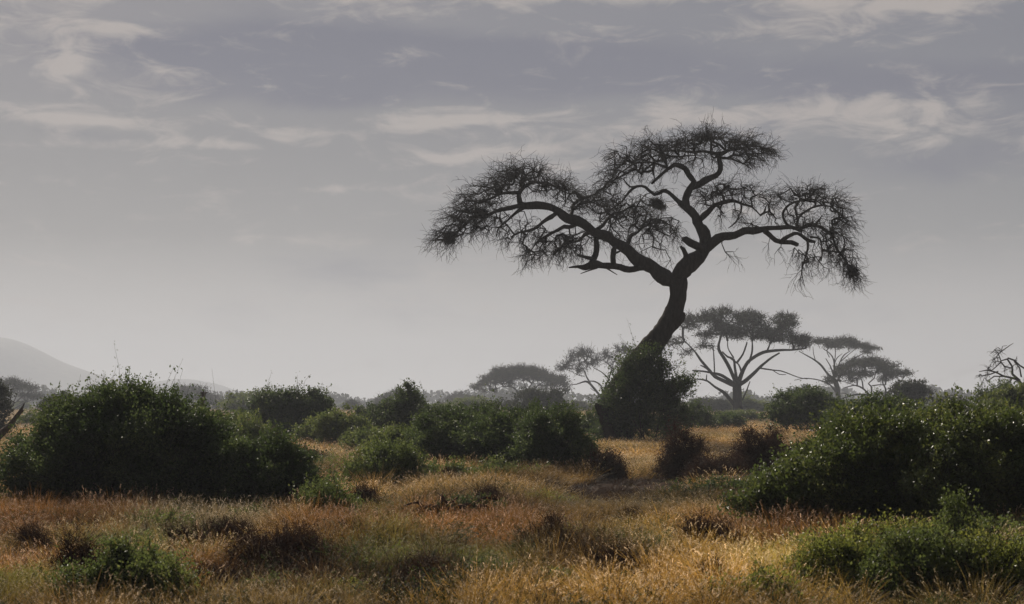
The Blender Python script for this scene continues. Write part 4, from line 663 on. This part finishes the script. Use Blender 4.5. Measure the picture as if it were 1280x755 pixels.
# ------------------------------------------------------------------ grass
def grass_protos():
    pc = bpy.data.collections.new('grass_sources'); out = []
    for s in (7, 8, 9):
        rng = np.random.RandomState(300 + s); mb = MB(); nst = [0] * 7 + [16, 22, 14]; m_ = nst[s]
        a = rng.rand(m_) * 6.28; p = np.stack([np.cos(a) * .05, np.sin(a) * .05, -.03 + 0 * a], 1); l = rng.uniform(.2, 1.1, m_); dv = nrm(np.stack([np.cos(a) * l, np.sin(a) * l, np.ones(m_)], 1)); pp = p
        for k in range(4):
            ln = (.12 + .16 * rng.rand(m_))[:, None]; q = pp + dv * ln; prisms(mb, pp, q, .004, .003, 0)
            for r_ in range(3 if s != 8 else 2):
                w = dv + rng.normal(size=(m_, 3)) * .7; q2 = pp + dv * ln * rng.rand(m_, 1); q3 = q2 + nrm(w) * (.06 + .1 * rng.rand(m_, 1)); prisms(mb, q2, q3, .003, .002, 0)
                if s != 8 or r_ == 0:
                    for z in range(3 if s != 8 else 1):
                        c = q2 + (q3 - q2) * rng.rand(m_, 1) * 1.2 + rng.normal(size=(m_, 3)) * .015; leafq(mb, c, w + rng.normal(size=(m_, 3)), rng, .034, .018, 0)
            dv = nrm(dv + rng.normal(size=(m_, 3)) * .3); pp = q
        me = mb.mesh('grass_tuft', [M_grass, M_seed]); o = bpy.data.objects.new('grass_tuft_%d' % s, me); pc.objects.link(o)
    for s in range(7):
        rng = np.random.RandomState(300 + s); mb = MB(); kind = s
        nb = [46, 40, 34, 46, 26, 60, 40][s]; spread = [.10, .14, .12, .2, .1, .16, .5][s]; wd = [.006, .006, .005, .007, .006, .006, .012][s]
        a = rng.rand(nb) * 6.28; r = spread * np.sqrt(rng.rand(nb)); p = np.stack([np.cos(a) * r, np.sin(a) * r, -.04 + 0 * r], 1)
        lean = rng.uniform(.05, .55 if s != 3 else .9, nb); dirv = nrm(np.stack([np.cos(a + rng.normal(size=nb) * .8) * lean, np.sin(a + rng.normal(size=nb) * .8) * lean, np.ones(nb)], 1)); ht = rng.uniform(.45, 1., nb)
        side = nrm(np.cross(dirv, rdir(rng, nb))); dd = dirv.copy(); prev = p; rows = [(p - side * wd, p + side * wd)]
        for k in range(3):
            prev = prev + dd * (ht / 3)[:, None]; w = wd * (1 - (k + 1) / 3 * .85); rows.append((prev - side * w, prev + side * w)); dd = nrm(dd + np.stack([np.cos(a), np.sin(a), -.4 * np.ones(nb)], 1) * (.28 * lean * 2)[:, None])
        for k in range(3):
            V = np.stack([rows[k][0], rows[k][1], rows[k + 1][1], rows[k + 1][0]], 1); mb.add(V.reshape(-1, 3), np.arange(nb * 4).reshape(-1, 4), 0)
        if s in (0, 1, 2, 4, 6):     # seed heads
            hd = rng.rand(nb) < (.45 if s != 4 else .8); c = prev[hd]; ax = dd[hd]; m = len(c)
            for q in range(4):
                cc = c - ax * (.022 * q) + rng.normal(size=(m, 3)) * .006; leafq(mb, cc, ax + rng.normal(size=(m, 3)) * .4, rng, .035, .011 if s != 6 else .02, 1)
        me = mb.mesh('grass_tuft', [M_grass, M_seed]); o = bpy.data.objects.new('grass_tuft_%d' % s, me); pc.objects.link(o); out.append(o)
    return pc
def grass_mat(name, gain, trans, sat=1.0):
    m, nt, N, L = mat(name); at = N.new('ShaderNodeAttribute'); at.attribute_type = 'INSTANCER'; at.attribute_name = 'tint'
    g = N.new('ShaderNodeNewGeometry'); mr = N.new('ShaderNodeMapRange'); mr.inputs['To Min'].default_value = .6 * gain; mr.inputs['To Max'].default_value = 1.45 * gain; L.new(g.outputs['Random Per Island'], mr.inputs['Value'])
    hs = N.new('ShaderNodeHueSaturation'); hs.inputs['Saturation'].default_value = sat; L.new(at.outputs['Color'], hs.inputs['Color']); L.new(mr.outputs[0], hs.inputs['Value'])
    p = N.new('ShaderNodeBsdfPrincipled'); p.inputs['Roughness'].default_value = .6; p.inputs['Specular IOR Level'].default_value = .2; L.new(hs.outputs[0], p.inputs['Base Color'])
    t = N.new('ShaderNodeBsdfTranslucent'); L.new(hs.outputs[0], t.inputs[0]); mi = N.new('ShaderNodeMixShader'); mi.inputs[0].default_value = trans; L.new(p.outputs[0], mi.inputs[1]); L.new(t.outputs[0], mi.inputs[2])
    o = N.new('ShaderNodeOutputMaterial'); L.new(mi.outputs[0], o.inputs[0]); return m
M_grass = grass_mat('dry_grass', 1.0, .5); M_seed = grass_mat('grass_seed', 1.7, .55, .6)

PAL = {'gold': (.46, .275, .07), 'rust': (.31, .15, .046), 'straw': (.36, .27, .14), 'olive': (.13, .14, .032), 'dark': (.09, .052, .025), 'yell': (.34, .29, .07)}
PATCH = [  # where each kind of grass grows: px, py of the ground point, half width px, weight
    ('gold', 640, 612, 130, 1), ('gold', 800, 580, 60, 1.3), ('gold', 420, 565, 60, 1.3), ('gold', 830, 668, 80, 1.3), ('yell', 800, 670, 50, .8), ('gold', 860, 740, 160, 1.3), ('yell', 960, 735, 70, 1.2), ('rust', 50, 665, 90, 1.5), ('rust', 560, 665, 90, 1.3), ('rust', 905, 672, 60, 1.3),
    ('rust', 430, 680, 70, 1), ('rust', 640, 690, 60, 1), ('straw', 260, 668, 60, 1.3), ('straw', 30, 600, 40, 1), ('gold', 330, 690, 40, .8), ('olive', 470, 712, 60, .7), ('dark', 430, 720, 40, .7), ('olive', 200, 690, 70, 1), ('olive', 600, 712, 60, .8), ('dark', 360, 735, 70, 1.3), ('dark', 740, 715, 80, 1),
    ('olive', 790, 700, 60, .8), ('dark', 530, 745, 60, .8), ('rust', 30, 720, 50, .8), ('yell', 15, 750, 40, 1), ('olive', 470, 650, 50, 1), ('gold', 1000, 545, 80, 1.2), ('gold', 900, 560, 50, 1), ('straw', 560, 615, 60, .7), ('rust', 980, 690, 40, 1), ('gold', 700, 755, 60, 1), ('gold', 610, 775, 80, 1),
    ('rust', 250, 735, 40, .8), ('olive', 300, 600, 60, .8), ('yell', 480, 692, 18, 1.2), ('dark', 650, 660, 40, .7)]
def grass():
    rng = np.random.RandomState(9); zones = [(9, 22, 32, .75), (22, 36, 34, .8), (36, 60, 24, .95), (60, 100, 10, 1.3), (100, 160, 4, 1.8), (160, 420, .8, 2.6)]
    X, Y, S, FAR = [], [], [], []
    for a, b, den, sc in zones:
        kx, k0 = (.38, 9) if b <= 160 else (.36, 9); half = lambda y: y * kx + k0
        area = kx * (b * b - a * a) + 2 * k0 * (b - a); n = int(area * den); y = np.sqrt(rng.rand(n) * (b * b - a * a) + a * a); x = rng.uniform(-1, 1, n) * half(y)
        X.append(x); Y.append(y); S.append(np.full(n, sc)); FAR.append(np.full(n, a >= 60))
    x, y, s, far = map(np.concatenate, (X, Y, S, FAR)); n = len(x)
    d1 = sn(x, y, 51, .5, 3); d2 = sn(x, y, 52, 1.6, 2)
    px = CX + x * F / y; py = HY + H * F / y
    keep = rng.rand(n) < np.clip(.7 + .4 * d1 + .4 * d2, .08, 1)
    mx, my = (880 - CX) * 47 / F, 47
    keep &= ~((((x - mx) / 2.7) ** 2 + ((y - my + .4) / 2.5) ** 2 < 1) & (rng.rand(n) < .97))
    bare = ((x - 2.6 - (y - 45) * .12) / 1.9) ** 2 + ((y - 46) / 7.0) ** 2 + .5 * sn(x, y, 17, 1.2, 2) < 1; keep &= ~(bare & (rng.rand(n) < .45))  # area of the painted shadow strip, grass thinned there
    x, y, s, far, d1, d2, px, py, bare = [q[keep] for q in (x, y, s, far, d1, d2, px, py, bare)]; n = len(x)
    names = list(PAL); W = np.zeros((n, len(names))); W += np.clip(np.stack([.30 + .3 * sn(x, y, 60 + k, .35, 3) for k in range(len(names))], 1), 0.02, 2) * [.6, .45, .4, .35, .22, .3]
    for nm, cx, cy, hw, w in PATCH:
        dd = H * F / (cy - HY); X0 = (cx - CX) * dd / F; rx = hw * dd / F; ry = rx * 1.3 + 1.0
        g = np.exp(-(((x - X0) / rx) ** 2 + ((y - dd) / ry) ** 2)); W[:, names.index(nm)] += 1.6 * w * g * (1 + .4 * d2)
    W = W ** 2.2 * (.4 + rng.rand(n, len(names)) * 1.2); W /= W.sum(1, keepdims=True)
    colr = W @ np.array([PAL[k] for k in names]); colr *= (.75 + .5 * rng.rand(n))[:, None]
    ht = (.45 + .16 * d1 + .27 * d2 + .12 * rng.normal(size=n)); ht = np.clip(ht, .2, .95) * np.where(far, .75, 1) * (1 - .35 * W[:, names.index('olive')])
    ht = np.where(y < 17, ht * .8, ht); ht *= 1 - .4 * np.exp(-(((x - 2.0) / 2.2) ** 2 + ((y - 35) / 3.5) ** 2))
    idx = rng.choice([0, 1, 2, 3, 4, 5], n, p=[.24, .2, .18, .12, .08, .18]); idx = np.where(far, 6, idx)
    wo = W[:, names.index('olive')]; wd = W[:, names.index('dark')]; f1 = rng.rand(n); forb = (f1 < .10 + .28 * wo + .10 * (sn(x, y, 91, 1.1, 2) > .3)) & (y < 110); twg = (f1 > .93 - .32 * wd - .14 * (sn(x, y, 92, .8, 3) > .42)) & (y < 110)
    idx = np.where(forb, rng.choice([7, 9], n), np.where(twg, 8, idx))
    colr = np.where(forb[:, None], np.array([.06, .085, .022]) * (.5 + rng.rand(n, 1)), colr); colr = np.where(twg[:, None], np.array([.05, .03, .018]) * (.6 + .8 * rng.rand(n, 1)), colr)
    colr *= (np.clip(.98 + .85 * sn(x, y, 95, 1.1, 3), .16, 1.7) * np.clip(.95 + .4 * sn(x, y, 96, .3, 2), .55, 1.3))[:, None]
    idx = np.where(bare, np.where(rng.rand(n) < .6, 8, 5), idx); colr = np.where(bare[:, None], np.array([.045, .022, .010]) * (.3 + .9 * rng.rand(n, 1)), colr); ht = np.where(bare, ht * .45, ht)  # stubble inside the strip kept short, shade put into its dark tint
    z = gz(x, y) + .02
    me = bpy.data.meshes.new('grass'); me.vertices.add(n); me.vertices.foreach_set('co', np.stack([x, y, z], 1).astype(np.float32).ravel())
    def attr(nm, ty, arr, key): a = me.attributes.new(nm, ty, 'POINT'); a.data.foreach_set(key, np.ascontiguousarray(arr).ravel())
    attr('tint', 'FLOAT_COLOR', np.concatenate([colr, np.ones((n, 1))], 1).astype(np.float32), 'color'); attr('pick', 'INT', idx.astype(np.int32), 'value')
    attr('rot', 'FLOAT_VECTOR', np.stack([rng.normal(size=n) * .12, rng.normal(size=n) * .12, rng.rand(n) * 6.28], 1).astype(np.float32), 'vector')
    sx = s * (.8 + .5 * rng.rand(n)); isw = idx >= 7; sx = np.where(isw, ht * 1.1, sx); ht = np.where(isw, ht * .8, ht); attr('scl', 'FLOAT_VECTOR', np.stack([sx, sx, ht], 1).astype(np.float32), 'vector')
    me.update(); o = bpy.data.objects.new('grass', me); col.objects.link(o); tag(o, 'tall dry golden and rusty grass covering the plain between the bushes', 'grass', kind='stuff')
    ng = bpy.data.node_groups.new('scatter', 'GeometryNodeTree'); ng.interface.new_socket('Geometry', in_out='INPUT', socket_type='NodeSocketGeometry'); ng.interface.new_socket('Geometry', in_out='OUTPUT', socket_type='NodeSocketGeometry')
    N, L = ng.nodes, ng.links; gi, go = N.new('NodeGroupInput'), N.new('NodeGroupOutput'); ip = N.new('GeometryNodeInstanceOnPoints'); ci = N.new('GeometryNodeCollectionInfo'); ci.inputs['Collection'].default_value = grass_protos(); ci.inputs['Separate Children'].default_value = True; ci.inputs['Reset Children'].default_value = True
    ip.inputs['Pick Instance'].default_value = True
    def na(nm, ty): q = N.new('GeometryNodeInputNamedAttribute'); q.data_type = ty; q.inputs['Name'].default_value = nm; return q.outputs['Attribute']
    L.new(gi.outputs[0], ip.inputs['Points']); L.new(ci.outputs[0], ip.inputs['Instance']); L.new(na('pick', 'INT'), ip.inputs['Instance Index']); L.new(na('rot', 'FLOAT_VECTOR'), ip.inputs['Rotation']); L.new(na('scl', 'FLOAT_VECTOR'), ip.inputs['Scale']); L.new(ip.outputs[0], go.inputs[0])
    md = o.modifiers.new('scatter', 'NODES'); md.node_group = ng; print('grass tufts', n)
grass()

# ------------------------------------------------------------------ haze
def haze():
    x0, x1, y0, y1, z0, z1 = -1810, 1810, -50, 3950, -3, 124
    v = [(x, y, z) for z in (z0, z1) for y in (y0, y1) for x in (x0, x1)]
    mb = MB(); mb.add(v, [(0, 2, 3, 1), (4, 5, 7, 6), (0, 1, 5, 4), (2, 6, 7, 3), (0, 4, 6, 2), (1, 3, 7, 5)])
    m, nt, N, L = mat('haze_air'); p = N.new('ShaderNodeVolumePrincipled'); p.inputs['Color'].default_value = (.71, .76, .86, 1); p.inputs['Density'].default_value = .00043; p.inputs['Anisotropy'].default_value = .25
    o = N.new('ShaderNodeOutputMaterial'); L.new(p.outputs[0], o.inputs['Volume'])
    tag(mb.build('haze', [m]), 'thin dusty air over the plain fading the far trees', 'haze', kind='stuff')
haze()

# ------------------------------------------------------------------ sky
def world():
    w = bpy.data.worlds.new('World'); scene.world = w; w.use_nodes = True; nt = w.node_tree; N, L = nt.nodes, nt.links; N.clear()
    def M(op, *a):
        n = N.new('ShaderNodeMath'); n.operation = op
        for i, q in enumerate(a):
            if isinstance(q, (int, float)): n.inputs[i].default_value = q
            else: L.new(q, n.inputs[i])
        return n.outputs[0]
    def smooth(v, a, b):
        n = N.new('ShaderNodeMapRange'); n.interpolation_type = 'SMOOTHSTEP'; n.inputs['From Min'].default_value = a; n.inputs['From Max'].default_value = b; L.new(v, n.inputs['Value']); return n.outputs[0]
    def mixc(f, a, b):
        n = N.new('ShaderNodeMix'); n.data_type = 'RGBA'
        if isinstance(f, float): n.inputs[0].default_value = f
        else: L.new(f, n.inputs[0])
        for i, q in ((6, a), (7, b)):
            if isinstance(q, tuple): n.inputs[i].default_value = (*q, 1)
            else: L.new(q, n.inputs[i])
        return n.outputs[2]
    tc = N.new('ShaderNodeTexCoord'); sx = N.new('ShaderNodeSeparateXYZ'); L.new(tc.outputs['Generated'], sx.inputs[0])
    az = M('ARCTAN2', sx.outputs[0], sx.outputs[1]); el = M('ARCSINE', sx.outputs[2]); U = M('MULTIPLY', az, 57.296); V = M('MULTIPLY', el, 57.296)   # degrees; 1 degree = 42 px
    sky = N.new('ShaderNodeTexSky'); sky.sky_type = 'NISHITA'; sky.sun_disc = False; sky.sun_elevation = R(SUN_EL); sky.sun_rotation = R(SUN_AZ); sky.dust_density = 4
    r = ramp(N, [(0, (8.5, 8.1, 7.8)), (.018, (5.0, 4.8, 4.7)), (.055, (2.1, 2.14, 2.28)), (.083, (1.65, 1.72, 1.98)), (.11, (1.5, 1.57, 1.95)), (1, (1.3, 1.45, 1.8))]); L.new(M('DIVIDE', el, 1.5708), r.inputs[0])
    base = mixc(.97, sky.outputs[0], r.outputs[0])
    def noise(su, sv, seed, det=7, rough=.6, dist=.4):
        cb = N.new('ShaderNodeCombineXYZ'); L.new(M('MULTIPLY', U, su), cb.inputs[0]); L.new(M('MULTIPLY', V, sv), cb.inputs[1]); cb.inputs[2].default_value = seed
        n = N.new('ShaderNodeTexNoise'); n.inputs['Scale'].default_value = 1; n.inputs['Detail'].default_value = det; n.inputs['Roughness'].default_value = rough; n.inputs['Distortion'].default_value = dist; L.new(cb.outputs[0], n.inputs['Vector']); return n.outputs['Fac']
    def patch(px, py, hw, hh, amp, tilt=0.):
        u0, v0 = (px - CX) / 41.9, (HY - py) / 41.9; du = M('SUBTRACT', U, u0); dv = M('SUBTRACT', M('SUBTRACT', V, v0), M('MULTIPLY', du, tilt))
        q = M('ADD', M('POWER', M('ABSOLUTE', M('MULTIPLY', du, 41.9 / hw)), 2.0), M('POWER', M('ABSOLUTE', M('MULTIPLY', dv, 41.9 / hh)), 2.0))
        return M('MULTIPLY', M('EXPONENT', M('MULTIPLY', q, -1.0)), amp)
    def summ(lst):
        a = lst[0]
        for b in lst[1:]: a = M('ADD', a, b)
        return a
    big = noise(.09, .30, 3.1, 5, .55, .6); fine = noise(.5, 1.35, 8.7, 9, .6, .8); wisp = noise(.25, .95, 5.5, 8, .6, 1.0)
    # slate cloud decks
    deck = summ([patch(330, 75, 340, 42, .75), patch(330, 125, 260, 18, .35), patch(760, 100, 330, 42, .6), patch(1130, 110, 240, 26, .45), patch(95, 178, 80, 12, .4), patch(1180, 215, 120, 30, .35), patch(60, 45, 50, 8, .2), patch(1200, 35, 80, 14, .3)])
    dk = smooth(M('ADD', M('MULTIPLY', deck, .8), M('MULTIPLY', M('SUBTRACT', big, .5), 1.3)), .05, .5)
    c1 = mixc(M('MULTIPLY', dk, .85), base, (1.3, 1.36, 1.85))
    # sunlit cloud edges and streaks
    lit = summ([patch(90, 52, 130, 12, .75, -.03), patch(55, 12, 130, 12, .7), patch(600, 3, 460, 10, .7), patch(1150, 15, 200, 18, .7), patch(95, 100, 34, 30, .55), patch(30, 150, 60, 14, .6), patch(110, 160, 80, 5, .7), patch(200, 188, 190, 9, .95, .03), patch(345, 168, 50, 9, .6),
                patch(245, 97, 60, 5, .5), patch(345, 53, 40, 9, .35), patch(650, 50, 50, 10, .55), patch(520, 160, 100, 9, .75, .1), patch(620, 150, 150, 9, .6), patch(570, 200, 70, 8, .8, .1), patch(640, 190, 60, 8, .4), patch(430, 238, 60, 6, .8, .03), patch(310, 240, 36, 6, .55), patch(860, 150, 120, 12, .5),
                patch(1030, 145, 190, 16, .5), patch(1130, 170, 110, 18, .5, .1), patch(950, 200, 60, 12, .3), patch(1200, 300, 90, 22, .32, .1), patch(250, 345, 110, 9, .25), patch(30, 385, 60, 14, .3), patch(190, 415, 120, 12, .2), patch(420, 195, 40, 4, .3), patch(700, 215, 60, 12, .3), patch(400, 370, 60, 6, .2), patch(1060, 160, 260, 28, .42), patch(70, 75, 130, 45, .34), patch(640, 170, 190, 22, .35), patch(1160, 22, 200, 26, .35), patch(90, 165, 150, 24, .3), patch(980, 250, 160, 14, .25), patch(300, 300, 200, 10, .2), patch(1180, 400, 140, 16, .2), patch(930, 45, 120, 10, .35), patch(1120, 70, 100, 10, .35)])
    gen = M('MULTIPLY', smooth(V, 11, 22), .55)
    li = smooth(M('ADD', M('MULTIPLY', M('ADD', lit, gen), .62), M('ADD', M('MULTIPLY', M('SUBTRACT', fine, .5), 2.0), M('MULTIPLY', M('SUBTRACT', wisp, .5), 1.1))), .08, .75)
    c2 = mixc(M('MULTIPLY', li, .85), c1, (4.3, 3.85, 3.6))
    soft = M('ADD', .965, M('MULTIPLY', noise(.25, 1.1, 1.2, 6, .6, .5), .07))
    # brighter round the veiled sun, dimmer in the opposite half of the sky
    sd = (math.sin(R(SUN_AZ)) * math.cos(R(SUN_EL)), math.cos(R(SUN_AZ)) * math.cos(R(SUN_EL)), math.sin(R(SUN_EL)))
    dt = N.new('ShaderNodeVectorMath'); dt.operation = 'DOT_PRODUCT'; L.new(tc.outputs['Generated'], dt.inputs[0]); dt.inputs[1].default_value = sd
    k = M('ADD', .30, M('MULTIPLY', smooth(dt.outputs['Value'], -.35, .62), .70)); k = M('MULTIPLY', k, soft)
    vm = N.new('ShaderNodeVectorMath'); vm.operation = 'SCALE'; L.new(c2, vm.inputs[0]); L.new(k, vm.inputs['Scale'])
    bg = N.new('ShaderNodeBackground'); bg.inputs['Strength'].default_value = .1; L.new(vm.outputs[0], bg.inputs[0]); o = N.new('ShaderNodeOutputWorld'); L.new(bg.outputs[0], o.inputs[0])
    w.cycles.sampling_method = 'MANUAL'; w.cycles.sample_map_resolution = 512
world()

sl = bpy.data.lights.new('sun', 'SUN'); sl.energy = 5.0; sl.angle = R(.6); sl.color = (1, .90, .76)
so = bpy.data.objects.new('sun', sl); col.objects.link(so); so.location = (-20, 40, 60)
dv = -Vector((math.sin(R(SUN_AZ)) * math.cos(R(SUN_EL)), math.cos(R(SUN_AZ)) * math.cos(R(SUN_EL)), math.sin(R(SUN_EL))))
so.rotation_euler = dv.to_track_quat('-Z', 'Y').to_euler()

cam = bpy.data.cameras.new('camera'); cam.sensor_width = 36; cam.lens = F / 1280 * 36; cam.shift_y = (HY - 377.5) / 1280; cam.clip_start = .5; cam.clip_end = 9000
cam.dof.use_dof = True; cam.dof.focus_distance = 95; cam.dof.aperture_fstop = 5.0
co = bpy.data.objects.new('camera', cam); col.objects.link(co); co.location = (0, 0, H); co.rotation_euler = (R(90), 0, 0); scene.camera = co

scene.view_settings.view_transform = 'Standard'; scene.view_settings.look = 'None'; scene.view_settings.exposure = 0; scene.view_settings.gamma = 1; scene.view_settings.use_curve_mapping = False
cy = scene.cycles; cy.max_bounces = 4; cy.diffuse_bounces = 2; cy.glossy_bounces = 1; cy.transmission_bounces = 2; cy.volume_bounces = 0; cy.transparent_max_bounces = 4; cy.caustics_reflective = False; cy.caustics_refractive = False
cy.adaptive_threshold = .02; cy.use_denoising = True; cy.denoiser = "OPENIMAGEDENOISE"; cy.denoising_input_passes = "RGB_ALBEDO_NORMAL"; cy.sample_clamp_indirect = 4
